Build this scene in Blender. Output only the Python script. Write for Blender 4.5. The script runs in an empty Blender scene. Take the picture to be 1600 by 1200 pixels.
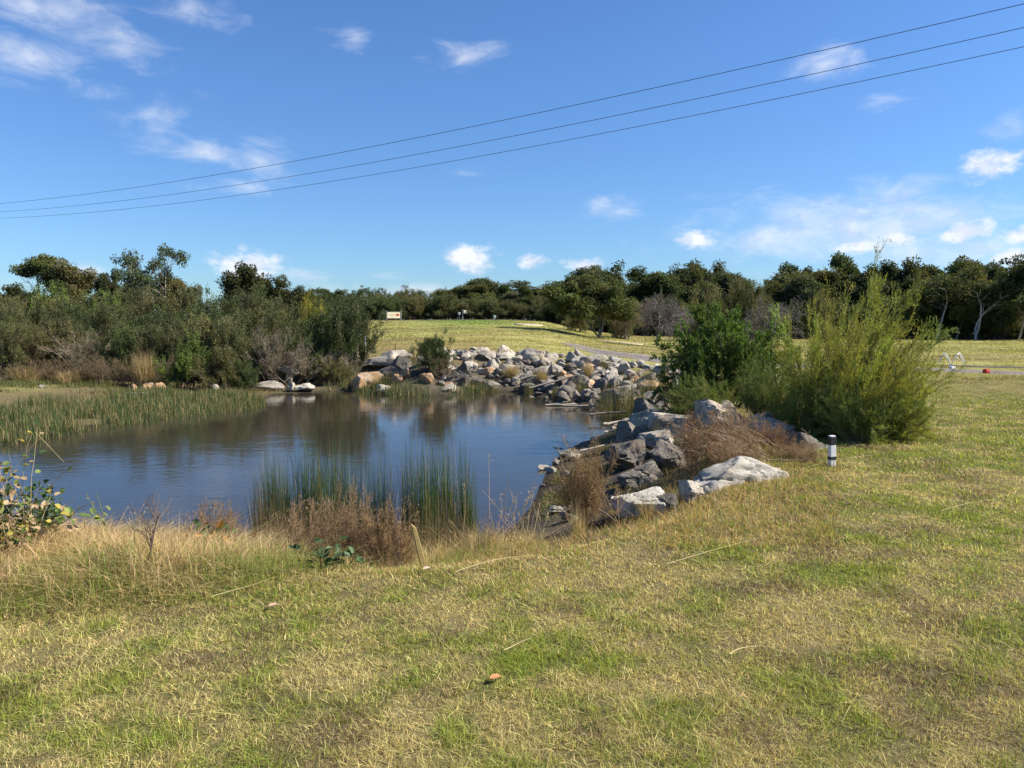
import bpy, math, random
import numpy as np
from mathutils import Vector
R = math.radians
C = bpy.context.scene.collection
# ---------------------------------------------------------------- camera
F = 1208.0; PITCH = math.atan(100 / F); EYE = 1.6
sc = bpy.context.scene
cam_d = bpy.data.cameras.new('camera'); cam_d.sensor_width = 36; cam_d.lens = F / 1600 * 36
cam_d.clip_end = 6000; cam_d.clip_start = 0.05
cam = bpy.data.objects.new('camera', cam_d); C.objects.link(cam)
cam.location = (0, 0, EYE); cam.rotation_euler = (R(90) - PITCH, 0, 0)
sc.camera = cam
sc.render.resolution_x = 1024; sc.render.resolution_y = 768
# ---------------------------------------------------------------- light
SUN_AZ = 90.0    # degrees clockwise from +Y (straight ahead); ~90 = from the right
SUN_EL = 40.0
sl = bpy.data.lights.new('sun', 'SUN'); sl.energy = 5.0; sl.angle = R(0.5); sl.color = (1, 0.93, 0.82)
so = bpy.data.objects.new('sun', sl); C.objects.link(so)
sdir = Vector((math.sin(R(SUN_AZ)) * math.cos(R(SUN_EL)), math.cos(R(SUN_AZ)) * math.cos(R(SUN_EL)), math.sin(R(SUN_EL))))
so.rotation_euler = sdir.to_track_quat('Z', 'Y').to_euler(); so.location = (40, 0, 40)
sc.view_settings.view_transform = 'Standard'; sc.view_settings.look = 'None'
sc.view_settings.gamma = 1.0; sc.view_settings.use_curve_mapping = False
sc.view_settings.exposure = 1.05
# ---------------------------------------------------------------- sky
def pix_dir(u, v):
    dx = (u - 800) / F; dv = (600 - v) / F; c, s = math.cos(PITCH), math.sin(PITCH)
    return (dx, c + dv * s, -s + dv * c)
def build_world():
    w = bpy.data.worlds.new('World'); sc.world = w; w.use_nodes = True
    w.cycles.sampling_method = 'MANUAL'; w.cycles.sample_map_resolution = 256
    nt = w.node_tree; N = nt.nodes; L = nt.links; N.clear()
    out = N.new('ShaderNodeOutputWorld'); bg = N.new('ShaderNodeBackground')
    bg.inputs['Strength'].default_value = 0.08
    L.new(bg.outputs[0], out.inputs[0])
    sky = N.new('ShaderNodeTexSky'); sky.sky_type = 'NISHITA'; sky.sun_disc = False
    sky.sun_elevation = R(SUN_EL); sky.sun_rotation = R(SUN_AZ)
    sky.altitude = 20; sky.air_density = 1.0; sky.dust_density = 0.25; sky.ozone_density = 2.6
    def m(op, a, b=None, c=None):
        n = N.new('ShaderNodeMath'); n.operation = op
        for i, x in enumerate((a, b, c)):
            if x is None: continue
            if isinstance(x, (int, float)): n.inputs[i].default_value = x
            else: L.new(x, n.inputs[i])
        return n.outputs[0]
    tc = N.new('ShaderNodeTexCoord')
    sep = N.new('ShaderNodeSeparateXYZ'); L.new(tc.outputs['Generated'], sep.inputs[0])
    X, Y, Z = sep.outputs
    az = m('ARCTAN2', X, Y)
    hyp = m('SQRT', m('ADD', m('MULTIPLY', X, X), m('MULTIPLY', Y, Y)))
    el = m('ARCTAN2', Z, hyp)
    comb = N.new('ShaderNodeCombineXYZ'); L.new(az, comb.inputs[0]); L.new(el, comb.inputs[1])
    def noise(scale, detail, rough, sx=1, sy=1.6, off=0, dist=0.0):
        mp = N.new('ShaderNodeMapping'); mp.inputs['Scale'].default_value = (sx, sy, 1)
        mp.inputs['Location'].default_value = (off, off * .7, off)
        L.new(comb.outputs[0], mp.inputs[0])
        t = N.new('ShaderNodeTexNoise'); t.inputs['Scale'].default_value = scale
        t.inputs['Detail'].default_value = detail; t.inputs['Roughness'].default_value = rough
        t.inputs['Distortion'].default_value = dist
        L.new(mp.outputs[0], t.inputs[0]); return t.outputs[0]
    nz = noise(26, 5, 0.6)
    nz2 = noise(26, 3, 0.6, off=0.022)      # same field shifted towards the sun, for shading
    wis = noise(14, 5, 0.6, 1.0, 2.4, off=7.7, dist=0.5)
    acc = [None, None]
    # u, v, half width px, half height px, strength, kind (1 puffy, 0 wispy)
    clouds = [(732, 404, 48, 24, 1.0, 1), (1088, 377, 44, 19, 1.0, 1), (830, 408, 26, 17, .75, 1), (915, 413, 34, 16, .95, 1),
              (966, 325, 50, 22, .62, 0), (1548, 262, 60, 27, .95, 1), (1505, 364, 52, 24, 1.0, 1), (1590, 368, 46, 18, .9, 1),
              (1408, 372, 44, 18, .75, 1), (1600, 400, 60, 18, .9, 1), (1310, 360, 195, 42, 1.08, 0), (1400, 325, 100, 46, .75, 0),
              (1340, 385, 60, 16, .7, 1), (1430, 398, 200, 24, .85, 0),
              (1290, 100, 62, 24, .7, 0), (725, 87, 68, 22, .6, 0), (558, 60, 46, 24, .42, 0), (1375, 160, 60, 24, .28, 0),
              (60, 10, 120, 32, .7, 0), (60, 92, 110, 36, .62, 0), (190, 78, 90, 34, .42, 0), (10, 70, 60, 34, .5, 0),
              (405, 252, 56, 30, .66, 0), (318, 238, 66, 26, .5, 0), (255, 200, 66, 48, .36, 0), (390, 292, 110, 18, .35, 0),
              (390, 416, 70, 28, 1.0, 1), (130, 424, 34, 14, .8, 0), (608, 428, 46, 13, .5, 0), (470, 430, 60, 14, .45, 0), (640, 455, 110, 14, .6, 0),
              (300, 15, 90, 36, .26, 0), (170, 150, 60, 40, .18, 0), (1590, 190, 60, 36, .3, 0), (660, 92, 60, 16, .25, 0), (740, 270, 50, 14, .25, 0)]
    for (u, v, hw, hh, st, kind) in clouds:
        d = pix_dir(u, v)
        a0 = math.atan2(d[0], d[1]); e0 = math.atan2(d[2], math.hypot(d[0], d[1]))
        k = math.cos(math.atan((u - 800) / F)) ** 2
        q_ = 1.32 if kind else 1.75; ra = hw / F * k * q_; rb = hh / F * math.sqrt(k) * q_
        mp = N.new('ShaderNodeVectorMath'); mp.operation = 'MULTIPLY_ADD'; L.new(comb.outputs[0], mp.inputs[0])
        mp.inputs[1].default_value = (1 / ra, 1 / rb, 0); mp.inputs[2].default_value = (-a0 / ra, -e0 / rb, 0)
        ln = N.new('ShaderNodeVectorMath'); ln.operation = 'LENGTH'; L.new(mp.outputs[0], ln.inputs[0])
        q = m('MULTIPLY_ADD', ln.outputs['Value'], -1.0, 1.0 - (1 - st) * (.28 if kind else .60))
        acc[kind] = q if acc[kind] is None else m('MAXIMUM', acc[kind], q)
    def smooth(x, lo, hi, top):
        mr = N.new('ShaderNodeMapRange'); mr.interpolation_type = 'SMOOTHSTEP'
        L.new(x, mr.inputs[0]); mr.inputs[1].default_value = lo; mr.inputs[2].default_value = hi
        mr.inputs[4].default_value = top; return mr.outputs[0]
    al1 = smooth(m('MULTIPLY_ADD', nz, 2.1, m('MULTIPLY_ADD', acc[1], 1.15, -1.33)), -0.08, 0.72, .96)
    al0 = smooth(m('MULTIPLY_ADD', wis, 2.4, m('MULTIPLY_ADD', acc[0], 1.25, -1.38)), -0.10, 1.5, .78)
    shade = smooth(m('SUBTRACT', nz2, nz), -.06, .10, .9)
    accd = m('MULTIPLY_ADD', shade, .6, m('MULTIPLY', al0, .25))
    acc = m('MAXIMUM', al0, al1)
    # sky colour
    g = N.new('ShaderNodeMixRGB'); g.blend_type = 'MULTIPLY'; g.inputs[0].default_value = 1
    L.new(sky.outputs[0], g.inputs[1]); 
    er = N.new('ShaderNodeMapRange'); L.new(el, er.inputs[0]); er.inputs[1].default_value = 0; er.inputs[2].default_value = .36
    er.interpolation_type = 'SMOOTHSTEP'
    tn = N.new('ShaderNodeMixRGB'); L.new(er.outputs[0], tn.inputs[0]); tn.inputs[1].default_value = (.46, .66, .92, 1); tn.inputs[2].default_value = (.50, .72, 1.0, 1)
    L.new(tn.outputs[0], g.inputs[2])
    cc = N.new('ShaderNodeMixRGB'); L.new(accd, cc.inputs[0])
    cc.inputs[1].default_value = (6.0, 6.2, 6.6, 1); cc.inputs[2].default_value = (4.0, 4.5, 5.6, 1)
    mx = N.new('ShaderNodeMixRGB'); L.new(acc, mx.inputs[0]); L.new(g.outputs[0], mx.inputs[1]); L.new(cc.outputs[0], mx.inputs[2])
    L.new(mx.outputs[0], bg.inputs[0])
build_world()
# ---------------------------------------------------------------- maths helpers
rng = np.random.default_rng(7)
def P(u, v, y):
    d = pix_dir(u, v); k = y / d[1]
    return np.array((d[0] * k, y, EYE + d[2] * k))
def G(u, v, z):
    d = pix_dir(u, v); k = (z - EYE) / d[2]
    return np.array((d[0] * k, d[1] * k, z))
def _h(i, j, k, s):
    n = (i * 374761393 + j * 668265263 + k * 2147483647 * 3 + s * 974634777) & 0xffffffff
    n = ((n ^ (n >> 13)) * 1274126177) & 0xffffffff
    n = ((n ^ (n >> 16)) * 2246822519) & 0xffffffff
    return ((n ^ (n >> 15)) & 0xffffff) / float(0xffffff)
def vn3(x, y, z, s=0):
    x, y, z = np.broadcast_arrays(np.asarray(x, float), np.asarray(y, float), np.asarray(z, float))
    xi, yi, zi = np.floor(x).astype(np.int64), np.floor(y).astype(np.int64), np.floor(z).astype(np.int64)
    fx, fy, fz = x - xi, y - yi, z - zi
    fx, fy, fz = [f * f * (3 - 2 * f) for f in (fx, fy, fz)]
    r = 0
    for a in (0, 1):
        for b in (0, 1):
            for c in (0, 1):
                r = r + _h(xi + a, yi + b, zi + c, s) * (fx if a else 1 - fx) * (fy if b else 1 - fy) * (fz if c else 1 - fz)
    return r
def fbm(x, y, s=0, o=4):
    r = 0; a = .5; t = 0
    for i in range(o):
        r = r + a * vn3(np.asarray(x) * 2 ** i, np.asarray(y) * 2 ** i, i * 3.7, s); t += a; a *= .55
    return r / t
def sst(x, a, b):
    t = np.clip((x - a) / (b - a), 0, 1); return t * t * (3 - 2 * t)
WZ = -0.8
shore_px = [(-260, 760), (-160, 715), (0, 697), (60, 684), (120, 672), (210, 658), (300, 648), (370, 640), (412, 628), (432, 616), (500, 613), (560, 612), (620, 620),
            (700, 619), (755, 612), (800, 613), (850, 622), (885, 630), (930, 634), (985, 642), (1002, 648), (975, 662), (945, 678), (905, 692), (872, 712), (852, 740),
            (842, 765), (828, 792), (800, 824), (760, 858), (650, 886), (520, 884), (400, 864), (200, 852), (0, 850), (-160, 840), (-300, 810)]
SH = np.array([G(u, v, WZ)[:2] for u, v in shore_px])
def sdist(x, y):
    """signed distance to the shore line, positive on land"""
    x = np.asarray(x, float); y = np.asarray(y, float); shp = x.shape; x = x.ravel(); y = y.ravel()
    best = np.full(x.shape, 1e9); ins = np.zeros(x.shape, bool)
    n = len(SH)
    for i in range(n):
        ax, ay = SH[i]; bx, by = SH[(i + 1) % n]
        dx, dy = bx - ax, by - ay
        t = np.clip(((x - ax) * dx + (y - ay) * dy) / (dx * dx + dy * dy), 0, 1)
        best = np.minimum(best, (x - ax - t * dx) ** 2 + (y - ay - t * dy) ** 2)
        c = ((ay > y) != (by > y)) & (x < (bx - ax) * (y - ay) / (by - ay + 1e-12) + ax)
        ins ^= c
    d = np.sqrt(best); d = np.where(ins, -d, d)
    return d.reshape(shp)
def uof(x, y): return 800 + F * np.asarray(x, float) / np.maximum(np.asarray(y, float), 1.0)
def terrain(x, y, sd=None):
    x = np.asarray(x, float); y = np.asarray(y, float)
    if sd is None: sd = sdist(x, y)
    u = uof(x, y)
    A = np.interp(u, [400, 560, 640, 750, 900, 1050, 1200], [-.35, .05, .22, .26, .17, -.02, 0])
    H = np.interp(u, [300, 560, 790, 850, 930, 1000, 1150, 1600], [1.2, 1.55, 1.64, 1.45, .45, .05, -.2, -.25])
    H = H + .10 * (fbm(x / 14, y / 14, 5, 3) - .5) * sst(y, 30, 60)
    base = A * sst(y, 13, 21)
    base = base + (H - A) * np.clip((y - 27) / 46, 0, 1) ** 1.0
    base = base + .05 * (fbm(x / 2.2, y / 2.2, 9, 3) - .5) + .025 * (fbm(x / .5, y / .5, 19, 2) - .5) * (y < 14)
    wf = np.interp(u, [380, 600], [9, 3.1])
    w = 2.6 + (wf - 2.6) * sst(y, 11, 15)
    t = np.clip(sd / w, 0, 1)
    t = np.where(t > .8, .8 + .2 * (1 - (1 - (t - .8) / .2) ** 1.6), t)
    land = WZ + (base - WZ) * t + .06 * (fbm(x / .9, y / .9, 29, 3) - .5) * (1 - t)
    under = WZ - np.minimum(.9, -sd * .35)
    return np.where(sd > 0, land, under)
def T1(x, y): return float(terrain(np.array([x]), np.array([y]))[0])
# ---------------------------------------------------------------- mesh helpers
class MB:
    def __init__(s): s.v = []; s.f = []; s.c = []; s.n = 0
    def add(s, v, f, c):
        v = np.asarray(v, float).reshape(-1, 3); f = np.asarray(f, np.int64)
        c = np.asarray(c, float)
        if c.ndim == 1: c = np.tile(c, (len(v), 1))
        s.v.append(v); s.f.append(f + s.n); s.c.append(c); s.n += len(v)
    def mesh(s, name, mat, smooth=False):
        me = bpy.data.meshes.new(name)
        v = np.concatenate(s.v); c = np.concatenate(s.c)
        me.vertices.add(len(v)); me.vertices.foreach_set('co', v.astype(np.float32).ravel())
        li = np.concatenate([f.ravel() for f in s.f])
        tot = np.concatenate([np.full(len(f), f.shape[1]) for f in s.f])
        st = np.concatenate([[0], np.cumsum(tot)[:-1]])
        me.loops.add(len(li)); me.loops.foreach_set('vertex_index', li.astype(np.int32))
        me.polygons.add(len(tot)); me.polygons.foreach_set('loop_start', st.astype(np.int32))
        me.polygons.foreach_set('loop_total', tot.astype(np.int32))
        if smooth: me.polygons.foreach_set('use_smooth', np.ones(len(tot), bool))
        at = me.color_attributes.new('tint', 'FLOAT_COLOR', 'POINT')
        at.data.foreach_set('color', np.concatenate([c, np.ones((len(c), 1))], 1).astype(np.float32).ravel())
        me.update(calc_edges=True); me.validate()
        me.materials.append(mat)
        return me
    def grid(s, nx, ny, v, c):
        i = np.arange((nx - 1) * (ny - 1)); a = (i // (nx - 1)) * nx + i % (nx - 1)
        s.add(v, np.stack([a, a + 1, a + nx + 1, a + nx], 1), c)
    def tubes(s, pts, rad, col, sides=3):
        """pts (N,K,3) rad (N,K)"""
        pts = np.asarray(pts, float); N, K, _ = pts.shape; rad = np.asarray(rad, float)
        tan = np.gradient(pts, axis=1); tan /= np.linalg.norm(tan, axis=2, keepdims=True) + 1e-9
        ref = np.where(np.abs(tan[..., 2:3]) > .9, np.array([1., 0, 0]), np.array([0, 0, 1.]))
        ref = np.broadcast_to(ref[:, :1], tan.shape)
        a = np.cross(tan, ref); a /= np.linalg.norm(a, axis=2, keepdims=True) + 1e-9
        b = np.cross(tan, a)
        th = np.arange(sides) / sides * 2 * np.pi
        ring = pts[:, :, None] + rad[:, :, None, None] * (np.cos(th)[:, None] * a[:, :, None] + np.sin(th)[:, None] * b[:, :, None])
        n, k, q = np.meshgrid(np.arange(N), np.arange(K - 1), np.arange(sides), indexing='ij')
        i0 = (n * K + k) * sides + q; i1 = (n * K + k) * sides + (q + 1) % sides
        f = np.stack([i0, i1, i1 + sides, i0 + sides], -1).reshape(-1, 4)
        col = np.asarray(col, float)
        if col.ndim == 2: col = np.repeat(col, K * sides, axis=0)
        s.add(ring.reshape(-1, 3), f, col)
    def quads(s, p, d, L, W, col, fold=0.0, r=None):
        """rhombic leaves: base p, unit direction d"""
        r = r or rng; N = len(p)
        q = r.normal(size=(N, 3)); sd_ = np.cross(d, q); sd_ /= np.linalg.norm(sd_, axis=1, keepdims=True) + 1e-9
        up = np.cross(sd_, d)
        L = np.broadcast_to(L, (N,))[:, None]; W = np.broadcast_to(W, (N,))[:, None]
        mid = p + d * L * .5 + up * fold * L
        v = np.stack([p, mid + sd_ * W * .5, p + d * L, mid - sd_ * W * .5], 1)
        i = np.arange(N)[:, None] * 4 + np.arange(4)
        s.add(v, i, np.repeat(np.broadcast_to(col, (N, 3)), 4, axis=0))
    def leaves(s, p, d, up, L, W, col, fold=.12):
        """ovate folded leaves, six vertices"""
        N = len(p); sd_ = np.cross(d, up); sd_ /= np.linalg.norm(sd_, axis=1, keepdims=True) + 1e-9
        up = np.cross(sd_, d); L = np.broadcast_to(L, (N,))[:, None]; W = np.broadcast_to(W, (N,))[:, None]
        a = p + d * L * .3; b = p + d * L * .7
        v = np.stack([p, a + sd_ * W * .5 + up * W * fold, b + sd_ * W * .38 + up * W * fold, p + d * L - up * L * .15,
                      b - sd_ * W * .38 + up * W * fold, a - sd_ * W * .5 + up * W * fold], 1)
        i = np.arange(N)[:, None] * 6
        f = np.concatenate([i + np.array([0, 1, 2, 3]), i + np.array([0, 3, 4, 5])])
        s.add(v, f, np.repeat(np.broadcast_to(col, (N, 3)), 6, axis=0))
def norm(a): return a / (np.linalg.norm(a, axis=-1, keepdims=True) + 1e-9)
def grow(r, base, dirs, L, K=6, wob=.15, bend=(0, 0, 0)):
    """curved stems from base (N,3) along dirs (N,3); bend is added progressively"""
    N = len(base); L = np.broadcast_to(L, (N,)); d = norm(np.asarray(dirs, float)); pts = [np.asarray(base, float)]
    for k in range(1, K):
        d = norm(d + r.normal(size=(N, 3)) * wob + np.asarray(bend) / K)
        pts.append(pts[-1] + d * (L / (K - 1))[:, None])
    return np.stack(pts, 1)
def spawn(r, par, n, t0, t1, ang, L, K=5, wob=.15, bend=(0, 0, 0)):
    """n children per parent polyline"""
    N, Kp, _ = par.shape; idx = np.repeat(np.arange(N), n); t = r.uniform(t0, t1, len(idx)) * (Kp - 1)
    i = np.minimum(t.astype(int), Kp - 2); f = (t - i)[:, None]
    p = par[idx, i] * (1 - f) + par[idx, i + 1] * f; d = norm(par[idx, i + 1] - par[idx, i])
    q = norm(np.cross(d, r.normal(size=d.shape)))
    a = r.uniform(ang * .6, ang * 1.3, len(idx))[:, None]
    dd = d * np.cos(a) + q * np.sin(a)
    ln = np.broadcast_to(L, (len(idx),)) * r.uniform(.6, 1.25, len(idx)) * (1.15 - .5 * t / (Kp - 1))
    return grow(r, p, dd, ln, K, wob, bend), idx
def along(r, par, n, t0=0.15, t1=1.0):
    N, Kp, _ = par.shape; idx = np.repeat(np.arange(N), n); t = r.uniform(t0, t1, len(idx)) * (Kp - 1)
    i = np.minimum(t.astype(int), Kp - 2); f = (t - i)[:, None]
    return par[idx, i] * (1 - f) + par[idx, i + 1] * f, norm(par[idx, i + 1] - par[idx, i]), idx
def taper(N, K, r0, r1): return np.broadcast_to(np.linspace(r0, r1, K), (N, K))
def jit(r, n, col, amt=.2, hue=.08):
    c = np.asarray(col, float) * r.uniform(1 - amt, 1 + amt, (n, 1))
    return c * r.uniform(1 - hue, 1 + hue, (n, 3))
# ---------------------------------------------------------------- object helpers
def tag(o, label=None, cat=None, group=None, kind=None):
    for k, v in (('label', label), ('category', cat), ('group', group), ('kind', kind)):
        if v: o[k] = v
    return o
def obj(name, mesh, parent=None, loc=None):
    o = bpy.data.objects.new(name, mesh); C.objects.link(o)
    if parent: o.parent = parent
    if loc is not None: o.location = tuple(float(a) for a in loc)
    return o
def thing(name, label, cat, loc, rz=0, scale=(1, 1, 1), group=None, kind=None):
    o = bpy.data.objects.new(name, None); C.objects.link(o); o.empty_display_size = .1
    o.location = tuple(float(a) for a in loc); o.rotation_euler = (0, 0, rz); o.scale = tuple(float(a) for a in scale)
    return tag(o, label, cat, group, kind)
ONES = 'zeroth first second third fourth fifth sixth seventh eighth ninth tenth eleventh twelfth thirteenth fourteenth fifteenth sixteenth seventeenth eighteenth nineteenth'.split()
TENS = {20: 'twentieth', 30: 'thirtieth', 40: 'fortieth', 50: 'fiftieth', 60: 'sixtieth', 70: 'seventieth', 80: 'eightieth', 90: 'ninetieth'}
TW = {20: 'twenty', 30: 'thirty', 40: 'forty', 50: 'fifty', 60: 'sixty', 70: 'seventy', 80: 'eighty', 90: 'ninety'}
def nth(n):
    if n < 20: return ONES[n]
    if n % 10 == 0: return TENS[n]
    return TW[n // 10 * 10] + '-' + ONES[n % 10]
def tr(v, a, b, c, d): return c + (d - c) * (v - a) / (b - a)
# ---------------------------------------------------------------- materials
def mat_base(name):
    m = bpy.data.materials.new(name); m.use_nodes = True; nt = m.node_tree; nt.nodes.clear()
    out = nt.nodes.new('ShaderNodeOutputMaterial'); return m, nt, nt.nodes, nt.links, out
def leaf_mat(name, transl=.3, rough=.6, var=.25, spec=.25, noise=0, tcol=(1.25, 1.2, .6)):
    m, nt, N, L, out = mat_base(name)
    at = N.new('ShaderNodeAttribute'); at.attribute_name = 'tint'
    oi = N.new('ShaderNodeObjectInfo')
    mr = N.new('ShaderNodeMapRange'); L.new(oi.outputs['Random'], mr.inputs[0]); mr.inputs[3].default_value = 1 - var; mr.inputs[4].default_value = 1 + var
    mu = N.new('ShaderNodeVectorMath'); mu.operation = 'SCALE'; L.new(at.outputs['Color'], mu.inputs[0]); L.new(mr.outputs[0], mu.inputs['Scale'])
    p = N.new('ShaderNodeBsdfPrincipled'); L.new(mu.outputs[0], p.inputs['Base Color']); p.inputs['Roughness'].default_value = rough
    p.inputs['Specular IOR Level'].default_value = spec
    if transl > 0:
        t = N.new('ShaderNodeBsdfTranslucent')
        tm = N.new('ShaderNodeMixRGB'); tm.blend_type = 'MULTIPLY'; tm.inputs[0].default_value = 1
        L.new(mu.outputs[0], tm.inputs[1]); tm.inputs[2].default_value = tcol + (1,)
        L.new(tm.outputs[0], t.inputs[0])
        mx = N.new('ShaderNodeMixShader'); mx.inputs[0].default_value = transl
        L.new(p.outputs[0], mx.inputs[1]); L.new(t.outputs[0], mx.inputs[2]); L.new(mx.outputs[0], out.inputs[0])
    else: L.new(p.outputs[0], out.inputs[0])
    return m
M_leaf = leaf_mat('foliage', .3)
M_gum = leaf_mat('gum_foliage', .28, .7, .18, .12)
M_dry = leaf_mat('dry_stems', .15, .8, .12, .1, tcol=(1.1, 1, .8))
M_grass = leaf_mat('grass_blades', .35, .6, 0, .2)
M_bark = leaf_mat('bark', 0, .85, .15, .15)
def paint_mat(name, col, rough=.5, dirt=.25, scale=8):
    m, nt, N, L, out = mat_base(name)
    tc = N.new('ShaderNodeTexCoord'); t = N.new('ShaderNodeTexNoise'); t.inputs['Scale'].default_value = scale; t.inputs['Detail'].default_value = 6
    L.new(tc.outputs['Object'], t.inputs[0])
    mx = N.new('ShaderNodeMixRGB'); mr = N.new('ShaderNodeMapRange'); L.new(t.outputs[0], mr.inputs[0])
    mr.inputs[1].default_value = .4; mr.inputs[2].default_value = .75; mr.inputs[4].default_value = dirt * 2
    L.new(mr.outputs[0], mx.inputs[0]); mx.inputs[1].default_value = tuple(col) + (1,)
    mx.inputs[2].default_value = tuple(.55 * c + .02 for c in col) + (1,)
    p = N.new('ShaderNodeBsdfPrincipled'); L.new(mx.outputs[0], p.inputs['Base Color']); p.inputs['Roughness'].default_value = rough
    b = N.new('ShaderNodeBump'); b.inputs['Strength'].default_value = .2; b.inputs['Distance'].default_value = .01
    L.new(t.outputs[0], b.inputs['Height']); L.new(b.outputs[0], p.inputs['Normal']); L.new(p.outputs[0], out.inputs[0])
    return m
def rock_mat(name, c1, c2, c3, stain, stain_amt):
    m, nt, N, L, out = mat_base(name)
    tc = N.new('ShaderNodeTexCoord'); oi = N.new('ShaderNodeObjectInfo')
    ad = N.new('ShaderNodeVectorMath'); ad.operation = 'MULTIPLY_ADD'
    cb = N.new('ShaderNodeCombineXYZ')
    for i in range(3): L.new(oi.outputs['Random'], cb.inputs[i])
    L.new(cb.outputs[0], ad.inputs[0]); ad.inputs[1].default_value = (37, 51, 23); L.new(tc.outputs['Object'], ad.inputs[2])
    def nz(s, d=6, r=.6, ds=0):
        t = N.new('ShaderNodeTexNoise'); t.inputs['Scale'].default_value = s; t.inputs['Detail'].default_value = d
        t.inputs['Roughness'].default_value = r; t.inputs['Distortion'].default_value = ds
        L.new(ad.outputs[0], t.inputs[0]); return t.outputs[0]
    def ramp(x, a, b, lo=0, hi=1):
        r = N.new('ShaderNodeMapRange'); L.new(x, r.inputs[0]); r.inputs[1].default_value = a; r.inputs[2].default_value = b
        r.inputs[3].default_value = lo; r.inputs[4].default_value = hi; return r.outputs[0]
    def mix(f, a, b):
        x = N.new('ShaderNodeMixRGB')
        if isinstance(f, float): x.inputs[0].default_value = f
        else: L.new(f, x.inputs[0])
        for i, q in ((1, a), (2, b)):
            if isinstance(q, tuple): x.inputs[i].default_value = q + (1,)
            else: L.new(q, x.inputs[i])
        return x.outputs[0]
    n1, n2, n3, n4 = nz(2.2, 7, .65, .3), nz(9, 6, .7), nz(1.3, 4, .5, .5), nz(30, 4, .7)
    col = mix(ramp(n1, .35, .65), c1, c2)
    col = mix(ramp(n2, .52, .66, 0, .75), col, c3)
    col = mix(ramp(n3, .5, .62, 0, stain_amt), col, stain)
    # per-rock brightness
    br = N.new('ShaderNodeVectorMath'); br.operation = 'SCALE'; L.new(col, br.inputs[0]); L.new(ramp(oi.outputs['Random'], 0, 1, .7, 1.2), br.inputs['Scale'])
    p = N.new('ShaderNodeBsdfPrincipled'); L.new(br.outputs[0], p.inputs['Base Color']); p.inputs['Roughness'].default_value = .9
    p.inputs['Specular IOR Level'].default_value = .2
    b = N.new('ShaderNodeBump'); b.inputs['Strength'].default_value = .8; b.inputs['Distance'].default_value = .04; L.new(n2, b.inputs['Height'])
    b2 = N.new('ShaderNodeBump'); b2.inputs['Strength'].default_value = .6; b2.inputs['Distance'].default_value = .012; L.new(n4, b2.inputs['Height'])
    L.new(b.outputs[0], b2.inputs['Normal']); L.new(b2.outputs[0], p.inputs['Normal'])
    L.new(p.outputs[0], out.inputs[0]); return m
ROCK = {'pale grey': rock_mat('pale_rock', (.46, .42, .345), (.29, .265, .22), (.13, .12, .10), (.38, .26, .15), .45),
        'orange': rock_mat('orange_rock', (.50, .33, .18), (.44, .26, .13), (.30, .22, .15), (.42, .38, .32), .7),
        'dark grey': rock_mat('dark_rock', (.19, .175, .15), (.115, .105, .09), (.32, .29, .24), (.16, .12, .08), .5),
        'whitish': rock_mat('whitish_rock', (.66, .61, .52), (.54, .50, .42), (.36, .33, .28), (.52, .30, .17), .25),
        'cream': rock_mat('cream_rock', (.50, .45, .37), (.38, .345, .285), (.26, .235, .19), (.46, .30, .17), .4)}
# ---------------------------------------------------------------- ground
def lin(*c): return np.array(c)
GREEN, STRAW, BROWN, MUD, DRYTAN = lin(.10, .11, .032), lin(.23, .185, .085), lin(.115, .088, .055), lin(.10, .083, .06), lin(.36, .26, .14)
def lawn_mix(x, y):
    """probability of green blade (0..1), of brown, at a spot"""
    n = fbm(x / .9, y / .9, 1, 4); n2 = fbm(x / .22, y / .22, 2, 3); n3 = fbm(x / 5, y / 5, 3, 3)
    g = np.clip(.46 + (n - .5) * 1.1 + (n2 - .5) * 2.4 + (n3 - .5) * 1.0, .04, .96)
    b = np.clip((fbm(x / .32, y / .32, 4, 4) - .54) * 4.2, 0, .7)
    # lush patches seen in the photograph
    for (u, v, ru, rv, s) in ((630, 1075, .16, .08, .55), (860, 1040, .2, .1, .4), (1400, 850, .5, .25, .35), (1240, 890, .3, .12, .35), (1130, 820, .4, .18, .3),
                              (460, 930, .6, .3, .6), (1340, 905, .35, .2, .5), (730, 780, .5, .4, .3), (1480, 1010, .3, .2, .3)):
        p = G(u, v, 0); q = np.exp(-((x - p[0]) / ru) ** 2 - ((y - p[1]) / rv) ** 2) * s
        g = np.clip(g + q, 0, 1); b = np.clip(b - q, 0, 1)
    q = sst(x, 0, 1.2) * sst(-y, -6, -3.4); g = np.clip(g - .14 * q, 0, 1); b = np.clip(b + .12 * q, 0, 1)
    return g, b
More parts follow.
